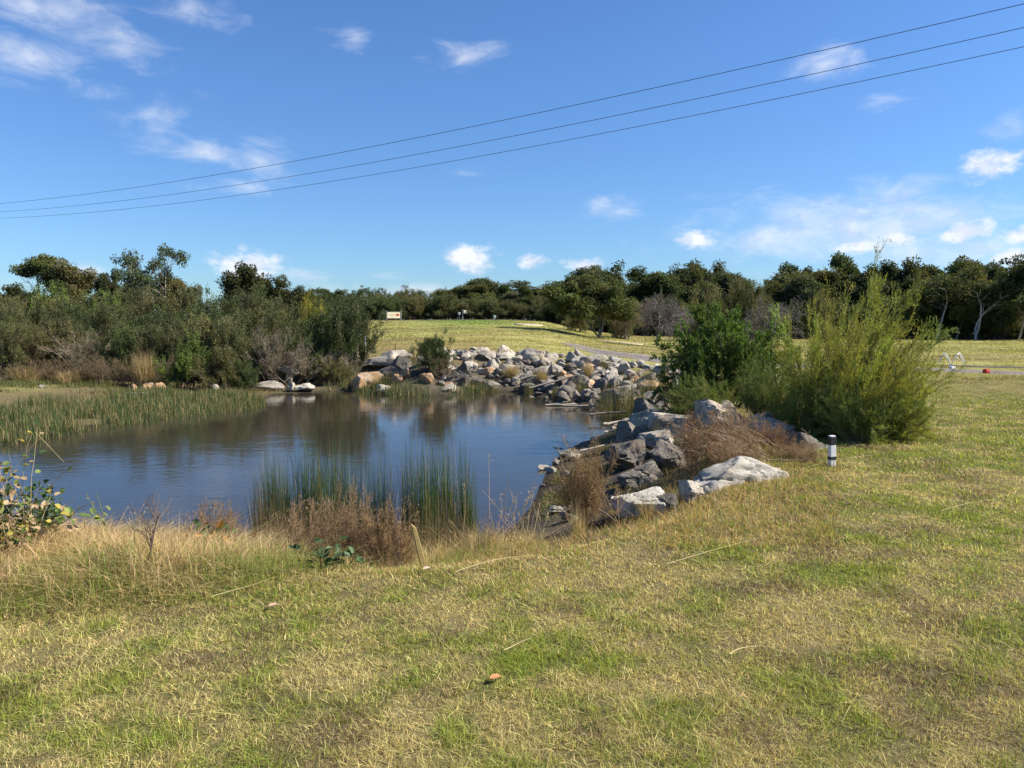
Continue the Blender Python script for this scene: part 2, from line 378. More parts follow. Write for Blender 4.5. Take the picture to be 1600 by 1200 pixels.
def ground_col(x, y, sd):
    u = uof(x, y)
    g, b = lawn_mix(x, y)
    col = GREEN * g[..., None] + STRAW * (1 - g[..., None])
    col = col * (1 - b[..., None] * .6) + BROWN * b[..., None] * .6
    # far fairway: smoother, yellower
    f = sst(y, 14, 28)[..., None]
    n = fbm(x / 9, y / 5, 11, 4)[..., None]; n2 = fbm(x / 2.5, y / 1.2, 12, 3)[..., None]
    far = lin(.31, .27, .095) * (1 - n) * 1.15 + lin(.19, .20, .055) * n * 1.05
    n4 = fbm(x / .7, y / .9, 14, 3)[..., None]; far = far * (.76 + .34 * n2 + .14 * n4)
    br = (sst(fbm(x / 6, y / 2.2, 13, 3), .5, .66) * .5)[..., None]
    far = far * (1 - br) + lin(.20, .155, .085) * br
    tee = (sst(-y, -46, -30) * sst(u, 560, 600) * sst(-u, -800, -740))[..., None] * .55   # brown dry belt above the rocks
    far = far * (1 - tee) + lin(.22, .15, .07) * tee
    pg = np.exp(-((u - 740) / 90) ** 2 - ((y - 67) / 9) ** 2)[..., None]
    far = far * (1 - pg * .7) + lin(.10, .19, .035) * pg * .7
    col = col * (1 - f) + far * f
    # under the forest: litter
    lit = sst(y, 71, 74)[..., None]; col = col * (1 - lit) + lin(.09, .075, .045) * lit
    scr = (sst(y, 23.5, 25.5) * sst(-u, -585, -560))[..., None]; col = col * (1 - scr) + lin(.11, .085, .055) * scr
    # banks
    left = sst(y, 13, 15) * sst(-u, -560, -430)
    far_b = sst(y, 14, 17) * (1 - left)
    wm = 2.4 * (1 - left - far_b).clip(0, 1) + 3.3 * far_b + 9 * left
    k = (1 - sst(sd, wm * .55, wm))[..., None]
    nn = fbm(x / .6, y / .6, 15, 4)[..., None]
    bank = MUD * (.6 + .9 * nn)
    bl = lin(.17, .12, .07) * (.5 + nn) * (1 - n) + lin(.10, .10, .04) * n * 1.2
    bank = bank * (1 - left[..., None]) + bl * left[..., None]
    col = col * (1 - k) + bank * k
    wet = (1 - sst(sd, .05, .5))[..., None]; col = col * (1 - wet) + lin(.05, .042, .03) * wet
    return col
def axis(a, b, s0, grow_, lo, hi):
    pts = list(np.arange(a, b + 1e-6, s0)); s = s0
    while pts[-1] < hi: s *= grow_; pts.append(pts[-1] + s)
    s = s0
    while pts[0] > lo: s *= grow_; pts.insert(0, pts[0] - s)
    return np.array(pts)
gx = axis(-13, 12, .16, 1.075, -2500, 2500); gy = axis(1.5, 30, .16, 1.028, -800, 3500)
GX, GY = np.meshgrid(gx, gy)
SD = sdist(GX, GY)
GZ = terrain(GX, GY, SD)
b = MB(); b.grid(len(gx), len(gy), np.stack([GX, GY, GZ], -1), ground_col(GX, GY, SD).reshape(-1, 3))
def ground_mat(name='ground_soil_and_turf', s=1.0):
    m, nt, N, L, out = mat_base(name)
    at = N.new('ShaderNodeAttribute'); at.attribute_name = 'tint'; tc = N.new('ShaderNodeTexCoord')
    def nz(s, d, r=.6):
        t = N.new('ShaderNodeTexNoise'); t.inputs['Scale'].default_value = s; t.inputs['Detail'].default_value = d; t.inputs['Roughness'].default_value = r
        L.new(tc.outputs['Object'], t.inputs[0]); return t.outputs[0]
    a, c, dd = nz(1.7, 8, .7), nz(14, 6, .75), nz(90, 3, .7)
    def rp(x, p, q, lo, hi):
        r = N.new('ShaderNodeMapRange'); L.new(x, r.inputs[0]); r.inputs[1].default_value = p; r.inputs[2].default_value = q
        r.inputs[3].default_value = lo; r.inputs[4].default_value = hi; return r.outputs[0]
    mm = N.new('ShaderNodeMath'); mm.operation = 'MULTIPLY'; L.new(rp(a, .3, .7, .75, 1.25), mm.inputs[0]); L.new(rp(c, .3, .7, .55, 1.4), mm.inputs[1])
    sc_ = N.new('ShaderNodeVectorMath'); sc_.operation = 'SCALE'; L.new(at.outputs['Color'], sc_.inputs[0]); L.new(mm.outputs[0], sc_.inputs['Scale'])
    p = N.new('ShaderNodeBsdfPrincipled'); p.inputs['Roughness'].default_value = .95; p.inputs['Specular IOR Level'].default_value = .08
    L.new(sc_.outputs[0], p.inputs['Base Color'])
    bp = N.new('ShaderNodeBump'); bp.inputs['Strength'].default_value = .9; bp.inputs['Distance'].default_value = .05; L.new(c, bp.inputs['Height'])
    b2 = N.new('ShaderNodeBump'); b2.inputs['Strength'].default_value = .7; b2.inputs['Distance'].default_value = .02; L.new(dd, b2.inputs['Height'])
    L.new(bp.outputs[0], b2.inputs['Normal']); L.new(b2.outputs[0], p.inputs['Normal']); L.new(p.outputs[0], out.inputs[0]); return m
M_ground = ground_mat()
tag(obj('ground', b.mesh('ground', M_ground, True)), kind='structure')
# ---------------------------------------------------------------- water
def water_mat():
    m, nt, N, L, out = mat_base('pond_water')
    tc = N.new('ShaderNodeTexCoord'); mp = N.new('ShaderNodeMapping'); mp.inputs['Scale'].default_value = (.8, 1.5, 1)
    mp.inputs['Rotation'].default_value = (0, 0, .25); L.new(tc.outputs['Object'], mp.inputs[0])
    def nz(s, d, r=.5):
        t = N.new('ShaderNodeTexNoise'); t.inputs['Scale'].default_value = s; t.inputs['Detail'].default_value = d; t.inputs['Roughness'].default_value = r
        L.new(mp.outputs[0], t.inputs[0]); return t.outputs[0]
    a, c = nz(5.5, 3), nz(1.0, 2)
    p = N.new('ShaderNodeBsdfPrincipled'); p.inputs['Base Color'].default_value = (.030, .026, .017, 1)
    p.inputs['Roughness'].default_value = .07; p.inputs['IOR'].default_value = 1.34
    ad = N.new('ShaderNodeMath'); ad.operation = 'MULTIPLY'; L.new(a, ad.inputs[0]); 
    r = N.new('ShaderNodeMapRange'); L.new(c, r.inputs[0]); r.inputs[1].default_value = .35; r.inputs[2].default_value = .65; r.inputs[3].default_value = .35; r.inputs[4].default_value = 1
    L.new(r.outputs[0], ad.inputs[1])
    bp = N.new('ShaderNodeBump'); bp.inputs['Strength'].default_value = .19; bp.inputs['Distance'].default_value = .02; L.new(ad.outputs[0], bp.inputs['Height'])
    L.new(bp.outputs[0], p.inputs['Normal']); L.new(p.outputs[0], out.inputs[0]); return m
b = MB(); wx = np.linspace(-17, 6, 3); wy = np.linspace(7, 29, 3); WXX, WYY = np.meshgrid(wx, wy)
b.grid(3, 3, np.stack([WXX, WYY, np.full_like(WXX, WZ)], -1), lin(0, 0, 0))
tag(obj('water', b.mesh('water', water_mat())), kind='structure')
# ---------------------------------------------------------------- dirt track, bunkers
def strip(name, pts, widths, col, off=.03, seed=3, n=90, mm=None):
    r = np.random.default_rng(seed); pts = np.array(pts, float); t = np.linspace(0, len(pts) - 1, n)
    i = np.arange(len(pts)); x = np.interp(t, i, pts[:, 0]); y = np.interp(t, i, pts[:, 1]); w = np.interp(t, i, widths)
    ker = np.ones(9) / 9; xs = np.convolve(np.pad(x, 4, 'edge'), ker, 'valid'); ys = np.convolve(np.pad(y, 4, 'edge'), ker, 'valid')
    d = norm(np.stack([np.gradient(xs), np.gradient(ys)], 1)); nr = np.stack([-d[:, 1], d[:, 0]], 1)
    js = np.linspace(-1, 1, 9); b = MB(); V = []; CC = []
    for j in js:
        ww = w * .5 * j * (1 + .5 * (fbm(t * 2.1, t * 0 + (3 if j > 0 else 9), seed, 3) - .5) * 2)
        px, py = xs + nr[:, 0] * ww, ys + nr[:, 1] * ww
        z = terrain(px, py) + off - (abs(j) == 1) * .06
        V.append(np.stack([px, py, z], 1))
        k = .75 + .5 * fbm(px * 1.3, py * 1.3, 4, 3); rut = 1.15 if .3 < abs(j) < .8 else .85
        CC.append(np.asarray(col) * (k * rut)[:, None])
    V = np.stack(V, 0); CC = np.stack(CC, 0)
    b.grid(n, len(js), V, CC.reshape(-1, 3)); return tag(obj(name, b.mesh(name, mm or M_ground, True)), kind='structure')
tp = [P(640, 560, 34)[:2], P(880, 540, 40)[:2], P(960, 552, 33.5)[:2], P(1080, 562, 29)[:2], P(1200, 566, 27)[:2], P(1330, 568, 26)[:2], P(1480, 573, 24.6)[:2], P(1620, 581, 22.8)[:2], P(1900, 590, 21)[:2]]
strip('dirt_path', tp[1:], [.8, 3.2, 2.2, 1.5, 1.4, 1.4, 1.6, 1.8], (.20, .175, .16))
tpb = [P(1440, 570, 27.2)[:2], P(1540, 573, 26.2)[:2], P(1700, 577, 25.2)[:2]]
strip('dirt_path', tpb, [.3, .7, .9], (.11, .095, .085), seed=8)
def patch(name, u, yy, rx, ry, col, off=.05, kind='structure', seed=1):
    c = P(u, 500, yy); th = np.linspace(0, 2 * np.pi, 40, endpoint=False); rr = 1 + .3 * (fbm(np.cos(th) * 2 + seed, np.sin(th) * 2, seed, 2) - .5) * 2
    b = MB(); rings = []
    for k in (0.02, .4, .75, .95, 1.0):
        x = c[0] + rx * k * rr * np.cos(th); y = yy + ry * k * rr * np.sin(th)
        rings.append(np.stack([x, y, terrain(x, y) + off - (k == 1) * .09], 1))
    V = np.concatenate(rings); n = 40; f = []
    for k in range(4):
        for i in range(n): f.append((k * n + i, k * n + (i + 1) % n, (k + 1) * n + (i + 1) % n, (k + 1) * n + i))
    b.add(V, f, jit(np.random.default_rng(1), len(V), col, .1)); return tag(obj(name, b.mesh(name, M_ground, True)), kind=kind)
patch('sand_bunker', 826, 62, 1.1, 1.2, (.44, .37, .24), off=.08)
patch('sand_bunker', 976, 50, 1.6, 1.5, (.42, .34, .22), seed=4)
# ================================================================ rocks
def icosphere(n):
    import bmesh
    bm = bmesh.new(); bmesh.ops.create_icosphere(bm, subdivisions=n, radius=1)
    v = np.array([x.co[:] for x in bm.verts]); f = np.array([[q.index for q in x.verts] for x in bm.faces]); bm.free(); return v, f
ICO4, ICO5 = icosphere(4), icosphere(5)
def rock_mesh(name, seed, cuts=13, rough=.06, hi=False, flat=.5):
    r = np.random.default_rng(seed); v, f = ICO5 if hi else ICO4; v = v.copy()
    for _ in range(cuts):
        n = norm(r.normal(size=3)); d = r.uniform(.42, .80)
        k = v @ n; v = v - np.maximum(k - d, 0)[:, None] * n * .97
    n = norm(v)
    q = vn3(v[:, 0] * 2.2 + seed, v[:, 1] * 2.2, v[:, 2] * 2.2, seed) - .5
    q2 = vn3(v[:, 0] * 6 + seed, v[:, 1] * 6, v[:, 2] * 6, seed + 1) - .5
    q3 = vn3(v[:, 0] * 17, v[:, 1] * 17, v[:, 2] * 17, seed + 2) - .5
    cr = np.abs(vn3(v[:, 0] * 3 + seed * 3, v[:, 1] * 3, v[:, 2] * 3, seed + 5) - .5)
    v = v + n * (q * .22 + q2 * rough * 1.8 + q3 * rough * .8 - .09 * np.exp(-(cr / .02) ** 2))[:, None]
    v = v / np.abs(v).max(0)
    b = MB(); b.add(v, f, lin(1, 1, 1)); me = b.mesh(name, ROCK['pale grey'], False)
    try: me.shade_smooth(); me.set_sharp_from_angle(angle=R(38))
    except Exception: pass
    return me
ROCKM = [rock_mesh('boulder', 100 + i) for i in range(14)]
def rock(name, label, cat, loc, size, rz, tilt, kind, mesh=None, group=None):
    o = obj(name, mesh or ROCKM[int(rng.integers(len(ROCKM)))], None, loc)
    o.scale = tuple(float(a) for a in size); o.rotation_euler = (float(tilt[0]), float(tilt[1]), float(rz))
    o.material_slots[0].link = 'OBJECT'; o.material_slots[0].material = ROCK[kind]
    return tag(o, label, cat, group)
# ---- the rock wall at the far end of the pond
wall = []
def fits(p, r, tol=.66):
    for (q, rr) in wall:
        if (p[0] - q[0]) ** 2 + (p[1] - q[1]) ** 2 + (p[2] - q[2]) ** 2 < (tol * (r + rr)) ** 2: return False
    return True
rr_ = np.random.default_rng(21); cand = 0
us = rr_.uniform(690, 1075, 14000); ds = rr_.uniform(12, 32, 14000)
xs = (us - 800) / F * ds; sdv = sdist(xs, ds); zv = terrain(xs, ds, sdv)
ok = (sdv > .35) & (sdv < 3.7) & (ds > np.interp(us, [690, 950, 1075], [24, 19.0, 17.5]))
for u_, d_, x_, s_, z_ in zip(us[ok], ds[ok], xs[ok], sdv[ok], zv[ok]):
    big = rr_.random() < .22; r = rr_.uniform(.26, .39) if big else rr_.uniform(.10, .27)
    if s_ < .8: r *= .8
    p = np.array((x_, d_, z_ + r * .2))
    if fits(p, r): wall.append((p, r))
    if len(wall) > 285: break
rows = {}
for p, r in sorted(wall, key=lambda w: uof(w[0][0], w[0][1])):
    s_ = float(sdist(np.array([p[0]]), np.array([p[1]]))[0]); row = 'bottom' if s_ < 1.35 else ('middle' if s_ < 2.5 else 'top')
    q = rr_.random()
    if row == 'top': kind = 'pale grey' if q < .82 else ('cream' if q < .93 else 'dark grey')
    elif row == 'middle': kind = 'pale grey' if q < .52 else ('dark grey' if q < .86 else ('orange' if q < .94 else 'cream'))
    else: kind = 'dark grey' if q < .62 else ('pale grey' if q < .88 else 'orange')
    size = 'large' if r > .25 else 'small'
    k = (size, kind, row); rows[k] = rows.get(k, 0) + 1
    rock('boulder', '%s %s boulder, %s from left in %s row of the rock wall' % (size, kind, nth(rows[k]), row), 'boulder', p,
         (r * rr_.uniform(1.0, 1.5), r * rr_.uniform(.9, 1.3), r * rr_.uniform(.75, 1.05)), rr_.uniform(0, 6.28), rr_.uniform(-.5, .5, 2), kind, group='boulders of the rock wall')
# ---- named single rocks: u, v centre, depth, half sizes, kind, label
HI = [rock_mesh('boulder', 300 + i, 16, .045, True) for i in range(5)]
def prock(u, v, y, hw, hh, hd, rz, tilt, kind, label, name='boulder', mesh=None):
    p = P(u, v, y); H_ = hh * 1.28 * y / F
    if 'capstone' not in label: p[2] = min(p[2] - H_ * .12, T1(p[0], y) + H_ * .62)
    return rock(name, label, 'rock', p, (hw * 1.12 * y / F, hd, H_), rz, tilt, kind, mesh)
BIG = rock_mesh('boulder', 911, 7, .035, True)
prock(1137, 752, 7.75, 86, 38, .42, .02, (.05, .04), 'whitish', 'long whitish boulder with an orange patch on the near lawn edge', mesh=BIG)
prock(1092, 768, 7.45, 36, 22, .20, .3, (.2, -.05), 'cream', 'cream block leaning on the front left of the long whitish boulder', mesh=HI[1])
prock(1196, 752, 7.8, 26, 24, .25, .6, (.1, .3), 'orange', 'low orange stained rock at the right end of the long whitish boulder', mesh=HI[4])
prock(994, 768, 7.5, 54, 20, .34, -.1, (.02, -.04), 'whitish', 'flat cracked pale slab left of the long whitish boulder', 'rock_slab', mesh=HI[2])
prock(1042, 778, 7.3, 20, 13, .13, .8, (.2, .1), 'dark grey', 'small knobbly dark rock between the pale slab and the cream block', mesh=HI[3])
prock(1020, 622, 13.4, 30, 21, .36, .2, (.1, .15), 'pale grey', 'upright grey block with a white lichen top above the pond corner', mesh=HI[4])
prock(1064, 653, 12.2, 52, 18, .40, -.12, (.1, -.12), 'cream', 'long flat topped cream grey slab above the brown brush', 'rock_slab', mesh=HI[0])
prock(1124, 644, 11.8, 38, 21, .38, .5, (.1, .1), 'cream', 'rounded cream grey boulder right of the long flat topped slab', mesh=HI[1])
prock(1122, 622, 12.6, 24, 14, .3, .1, (0, .1), 'cream', 'pinkish cream rock cap behind the rounded boulder', mesh=HI[2])
prock(1026, 688, 11.0, 34, 19, .30, .9, (.1, .2), 'pale grey', 'grey boulder with pale rim left of the tall brown brush', mesh=HI[3])
prock(1180, 662, 11.0, 34, 16, .3, .2, (.1, -.1), 'pale grey', 'pale grey rock under the left skirt of the wispy bush', mesh=HI[4])
prock(1210, 675, 10.4, 28, 16, .3, 1.2, (.1, -.1), 'cream', 'cream topped rock beside the brown brush and wispy bush', mesh=HI[2])
prock(1262, 696, 9.6, 34, 20, .28, .3, (.1, .1), 'dark grey', 'dark grey rock left of the striped marker post under the bush', mesh=HI[0])
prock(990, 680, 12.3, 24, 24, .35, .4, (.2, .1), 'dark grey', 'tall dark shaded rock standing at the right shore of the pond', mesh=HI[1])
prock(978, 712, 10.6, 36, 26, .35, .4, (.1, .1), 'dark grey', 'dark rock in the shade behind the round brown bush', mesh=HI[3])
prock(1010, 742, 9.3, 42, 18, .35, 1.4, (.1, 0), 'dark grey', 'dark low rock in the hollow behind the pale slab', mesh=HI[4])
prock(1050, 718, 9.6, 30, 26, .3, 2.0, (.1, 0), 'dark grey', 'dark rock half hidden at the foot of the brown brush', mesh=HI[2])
prock(876, 789, 8.9, 22, 5, .12, .1, (0, 0), 'pale grey', 'thin flat pale stone left of the round brown bush', 'flat_stone', mesh=HI[1])
prock(890, 804, 8.2, 14, 7, .10, .5, (0, .1), 'cream', 'small cream stone at the foot of the round brown bush', 'stone', mesh=HI[0])
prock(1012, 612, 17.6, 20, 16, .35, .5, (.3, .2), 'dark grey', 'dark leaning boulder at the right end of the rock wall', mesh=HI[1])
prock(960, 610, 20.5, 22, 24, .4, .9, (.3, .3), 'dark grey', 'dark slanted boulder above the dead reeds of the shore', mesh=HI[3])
# left of the wall
prock(570, 582, 26.2, 27, 13, .5, .05, (0, .02), 'orange', 'big flat faced orange sandstone block on the far shore', 'sandstone_block', mesh=ROCKM[3])
prock(612, 560, 28.5, 40, 13, .7, .05, (.1, 0), 'pale grey', 'broad pale rock shelf above the orange sandstone block', 'rock_slab', mesh=ROCKM[5])
prock(624, 566, 27.6, 17, 14, .4, .6, (.3, .5), 'dark grey', 'pointed dark rock right of the broad pale shelf', mesh=ROCKM[1])
prock(612, 577, 26.9, 18, 8, .4, .0, (.1, .0), 'dark grey', 'flat dark rock right of the orange sandstone block', mesh=ROCKM[2])
prock(622, 589, 25.8, 9, 8, .25, .4, (.1, .2), 'orange', 'round orange rock between dark rock and reeds', mesh=ROCKM[4])
prock(634, 579, 26.2, 8, 8, .25, .8, (.1, .2), 'orange', 'brown orange rock at the left foot of the dark shrub', mesh=ROCKM[6])
prock(600, 598, 25.1, 11, 6, .25, .3, (.1, .2), 'cream', 'small cream rock in the reeds below the orange block', mesh=ROCKM[7])
prock(668, 592, 25.4, 13, 10, .3, .3, (.1, .2), 'orange', 'orange rock in the reeds below the dark shrub', mesh=ROCKM[8])
prock(672, 558, 27.5, 20, 7, .4, .3, (.1, .1), 'pale grey', 'pale flat rock right behind the dark shrub', mesh=ROCKM[9])
prock(553, 552, 29.5, 9, 10, .3, .3, (.1, .1), 'cream', 'pinkish pointed rock left of the white stake', mesh=ROCKM[10])
prock(495, 556, 29.5, 8, 8, .3, .3, (.1, .1), 'cream', 'small pink rock between the twiggy scrub and the shelf', mesh=ROCKM[11])
prock(450, 578, 26.6, 17, 7, .35, .3, (0, .1), 'pale grey', 'pale capstone balanced on a narrow foot by the far shore', mesh=ROCKM[0])
prock(453, 591, 26.6, 7, 12, .2, .3, (0, .1), 'cream', 'narrow cream foot rock under the balanced capstone', mesh=ROCKM[4])
prock(424, 597, 25.9, 24, 7, .35, .1, (0, 0), 'cream', 'long low cream rock left of the balanced stone', mesh=ROCKM[2])
prock(455, 604, 25.6, 8, 7, .2, .5, (0, 0), 'cream', 'rounded cream rock at the water below the balanced stone', mesh=ROCKM[5])
prock(480, 599, 25.8, 18, 6, .35, .1, (0, 0), 'cream', 'low knobbly cream rock right of the balanced stone', mesh=ROCKM[9])
prock(208, 602, 23.6, 5, 7, .15, .1, (0, 0), 'orange', 'narrow orange rock, leftmost of three under the straw tuft', mesh=ROCKM[1])
prock(229, 598, 24.2, 11, 6, .2, .1, (0, 0), 'orange', 'low orange rock, middle of three under the straw tuft', mesh=ROCKM[3])
prock(251, 599, 24.2, 8, 7, .2, .4, (0, 0), 'orange', 'orange rock, rightmost of three beside the bright green bush', mesh=ROCKM[6])
prock(66, 600, 23.5, 7, 2.5, .15, .1, (0, 0), 'cream', 'small pale stone on the bare ground at far left', 'stone', mesh=ROCKM[7])
prock(337, 592, 24.8, 7, 6, .2, .1, (0, 0), 'cream', 'small cream rock right of the bright green bush', mesh=ROCKM[8])
# pebbles and stones along the wall foot and the right shore
n = 0; r5 = np.random.default_rng(5)
pl = []
while n < 70:
    u_ = r5.uniform(800, 1010); d_ = r5.uniform(10, 25); x_ = (u_ - 800) / F * d_; s_ = float(sdist(np.array([x_]), np.array([d_]))[0])
    if not (-.25 < s_ < .55) or (d_ < 16 and r5.random() < .5): continue
    n += 1; pl.append((u_, d_, x_, s_))
cnt = {}
for (u_, d_, x_, s_) in sorted(pl):
    q = r5.random(); kind = 'pale grey' if q < .35 else ('cream' if q < .5 else ('orange' if q < .62 else 'dark grey')); r = r5.uniform(.04, .13)
    k = (kind, 'back' if d_ > 17 else 'right'); cnt[k] = cnt.get(k, 0) + 1
    rock('stone', '%s stone, %s from left on the muddy %s shore of the pond' % (kind, nth(cnt[k]), k[1]), 'stone', (x_, d_, T1(x_, d_) + r * .3),
         (r * 1.4, r, r * .6), r5.uniform(0, 6), (0.1, 0), kind, group='loose stones along the muddy shore')
# ================================================================ vegetation prototypes
def leafcloud(r, centres, radii, n, flat=.6):
    """points in ellipsoid shells round the centres"""
    N = len(centres); idx = np.repeat(np.arange(N), n); d = norm(r.normal(size=(len(idx), 3)))
    rad = radii[idx] * r.uniform(.25, 1, len(idx)) ** .45
    return centres[idx] + d * rad[:, None] * np.array([1, 1, flat]), d, idx
def gum_proto(seed, H=8.0, spread=3.2, fork=2, nleaf=95, leaf=.26, clump=.62, col=(.060, .078, .034), bark=(.34, .31, .27), open_=False, umbrella=False, low=.3, nb=15):
    r = np.random.default_rng(seed); bt = MB()
    base = np.zeros((fork, 3)); base[:, :2] = r.normal(size=(fork, 2)) * .08
    d0 = np.stack([r.normal(size=fork) * .28, r.normal(size=fork) * .28, np.ones(fork)], 1)
    tr_ = grow(r, base, d0, H * (.72 if not umbrella else .85), 9, .10)
    b1, i1 = spawn(r, tr_, nb // fork + 1, low, 1, .85, spread * .78, 7, .16, (0, 0, .35))
    b2, i2 = spawn(r, b1, 4, .35, 1, .7, spread * .36, 5, .2, (0, 0, .3))
    rb = H * .0115
    bt.tubes(tr_, taper(len(tr_), 9, rb, rb * .35), jit(r, len(tr_), bark, .1), 7)
    bt.tubes(b1, taper(len(b1), 7, rb * .4, rb * .12), jit(r, len(b1), bark, .15), 5)
    bt.tubes(b2, taper(len(b2), 5, rb * .16, rb * .05), jit(r, len(b2), np.array(bark) * .8, .2), 3)
    tips = np.concatenate([b2[:, -1], b2[:, 2] * 1.0, b1[:, -1]]) if not open_ else np.concatenate([b2[:, -1], b1[:, -1]])
    if umbrella: tips = tips[tips[:, 2] > H * .55]; tips[:, 2] += (H * .92 - tips[:, 2]) * .5
    rad = r.uniform(.55, 1.15, len(tips)) * clump
    p, d, idx = leafcloud(r, tips, rad, nleaf, .62)
    cc = jit(r, len(tips), col, .28, .12)[idx] * r.uniform(.7, 1.3, (len(p), 1))
    # leaf colour gets lighter and yellower towards the top of each clump
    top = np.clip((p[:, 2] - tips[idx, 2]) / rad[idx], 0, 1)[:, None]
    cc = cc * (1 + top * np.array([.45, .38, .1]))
    dirs = norm(d * .5 + r.normal(size=p.shape) * .6 + np.array([0, 0, -.25]))
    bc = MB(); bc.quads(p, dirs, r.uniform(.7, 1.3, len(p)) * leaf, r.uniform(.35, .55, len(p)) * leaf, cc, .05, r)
    zt = np.percentile(p[:, 2], 99.5); w = np.percentile(np.abs(p[:, 0]), 97)
    return dict(trunk=bt.mesh('trunk', M_bark, True), crown=bc.mesh('crown', M_gum), H=zt, W=w)
def shrub_proto(seed, kind, H=2.6, W=1.5):
    r = np.random.default_rng(seed); bs = MB(); bf = MB()
    cfg = dict(dark=((.068, .094, .028), 30, .075, .34), fine=((.105, .115, .042), 34, .085, .22), bright=((.105, .150, .028), 28, .075, .42),
               grey=((.15, .13, .11), 0, 0, 0), heath=((.155, .118, .062), 14, .06, .35), olive=((.145, .138, .052), 28, .08, .34), yellow=((.24, .22, .03), 22, .08, .4),
               brown=((.16, .11, .055), 10, .05, .4))[kind]
    col, nl, ll, lw = cfg
    n0 = 20 if kind != 'grey' else 26
    base = np.stack([r.normal(size=n0) * W * .22, r.normal(size=n0) * W * .22, np.zeros(n0)], 1)
    a = r.uniform(0, 6.28, n0); s = r.uniform(.1, 1.0, n0)
    d0 = np.stack([np.cos(a) * s, np.sin(a) * s, np.ones(n0) * .9], 1)
    L0 = H * r.uniform(.55, .95, n0) / (1 + .10 * s)
    st = grow(r, base, d0, L0, 7, .15, (0, 0, .25))
    b1, _ = spawn(r, st, 9, .2, 1, .65, H * .26, 5, .2, (0, 0, .2))
    b2, _ = spawn(r, b1, 5 if kind != 'grey' else 9, .2, 1, .6, H * .13, 4, .25, (0, 0, .1))
    tw = (.165, .135, .095) if kind == 'grey' else (.10, .08, .06)
    bs.tubes(st, taper(len(st), 7, .03, .010), jit(r, len(st), tw, .2), 4)
    bs.tubes(b1, taper(len(b1), 5, .012, .005), jit(r, len(b1), tw, .25), 3)
    bs.tubes(b2, taper(len(b2), 4, .008 if kind == 'grey' else .005, .003), jit(r, len(b2), np.array(tw) * (1.15 if kind == 'grey' else 1), .3), 3)
    out = dict(branches=bs.mesh('branches', M_bark, True))
    pts = b2.reshape(-1, 3)
    if nl:
        p, d, idx = along(r, b2, nl // 2 + 2, 0, 1)
        p2, d2, idx2 = along(r, b1, nl, .3, 1)
        p = np.concatenate([p, p2]); d = np.concatenate([d, d2]); p = p + r.normal(size=p.shape) * .05
        n = fbm(p[:, 0] * 2.2, p[:, 1] * 2.2 + p[:, 2] * 3, seed, 3)[:, None]
        cc = jit(r, len(p), col, .3, .10) * (.55 + .9 * n)
        dirs = norm(d + r.normal(size=p.shape) * .75)
        bf.quads(p, dirs, r.uniform(.7, 1.3, len(p)) * ll, r.uniform(.7, 1.3, len(p)) * ll * lw * 1.2, cc, .05, r)
        out['foliage'] = bf.mesh('foliage', M_leaf); pts = p
    out['H'] = np.percentile(pts[:, 2], 99); out['W'] = np.percentile(np.hypot(pts[:, 0], pts[:, 1]), 92)
    return out
def place(proto, name, label, cat, u, v_top, y, halfw_px=None, group=None, rz=None, zb=None, xy=None):
    """stand a prototype so that its top reaches the height seen at v_top"""
    x = P(u, v_top, y)[0]; zt = P(u, v_top, y)[2]; z0 = T1(x, y) - .05 if zb is None else zb
    sz = (zt - z0) / proto['H']; sx = sz if halfw_px is None else halfw_px * y / F / proto['W']
    t = thing(name, label, cat, (x, y, z0), rng.uniform(0, 6.28) if rz is None else rz, (sx, sx, sz), group)
    for k in ('trunk', 'branches', 'crown', 'foliage', 'stems', 'leaves', 'blades', 'seed_heads'):
        if k in proto: obj(k, proto[k], t)
    return t
# ---- far tree line
GK = [('dark green', dict(col=(.056, .074, .029))), ('olive', dict(col=(.092, .098, .036))), ('grey-green', dict(col=(.078, .092, .050)))]
gums = []
for i in range(9):
    nm, kw = GK[i % 3]
    gums.append((nm, gum_proto(40 + i, fork=1 + i % 3, nleaf=120, leaf=.27, clump=.80, low=.16, nb=22, **kw)))
opengums = [gum_proto(70 + i, fork=2, nleaf=60, leaf=.24, clump=.5, low=.4, nb=12, open_=True, col=(.065, .08, .04)) for i in range(3)]
SK = [(480, 462), (520, 455), (560, 452), (600, 453), (640, 462), (690, 466), (705, 448), (760, 431), (800, 440), (850, 436), (880, 426), (920, 418), (960, 422), (1000, 425),
      (1040, 411), (1100, 410), (1130, 420), (1150, 436), (1190, 432), (1215, 440), (1250, 420), (1300, 419), (1330, 412), (1400, 416), (1450, 422), (1500, 411), (1560, 403), (1620, 402), (1750, 400)]
SKu, SKv = zip(*SK)
cnt = {}
def far_row(u0, u1, step, y0, y1, dv, row, seed):
    r = np.random.default_rng(seed); u = u0
    while u < u1:
        v = float(np.interp(u, SKu, SKv)) + dv + r.uniform(-8, 12)
        nm, pr = gums[int(r.integers(len(gums)))]
        if row == 'back' and r.random() < .3: nm, pr = 'open crowned', opengums[int(r.integers(3))]
        y = r.uniform(y0, y1); k = (nm, row); cnt[k] = cnt.get(k, 0) + 1
        place(pr, 'gum_tree', '%s gum, %s from left in %s row of far tree line' % (nm, nth(cnt[k]), row), 'tree', u, v, y, group='gum trees of the far tree line', halfw_px=r.uniform(34, 52) * (1 if v < 445 else .7))
        u += step * r.uniform(.75, 1.25)
far_row(480, 1760, 27, 86, 96, 0, 'back', 1)
far_row(480, 1760, 33, 79, 85, 13, 'middle', 2)
shr = {}
for i, k in enumerate(('dark', 'fine', 'bright', 'grey', 'heath', 'olive', 'yellow', 'brown')):
    shr[k] = [shrub_proto(500 + i * 7 + j, k) for j in range(2)]
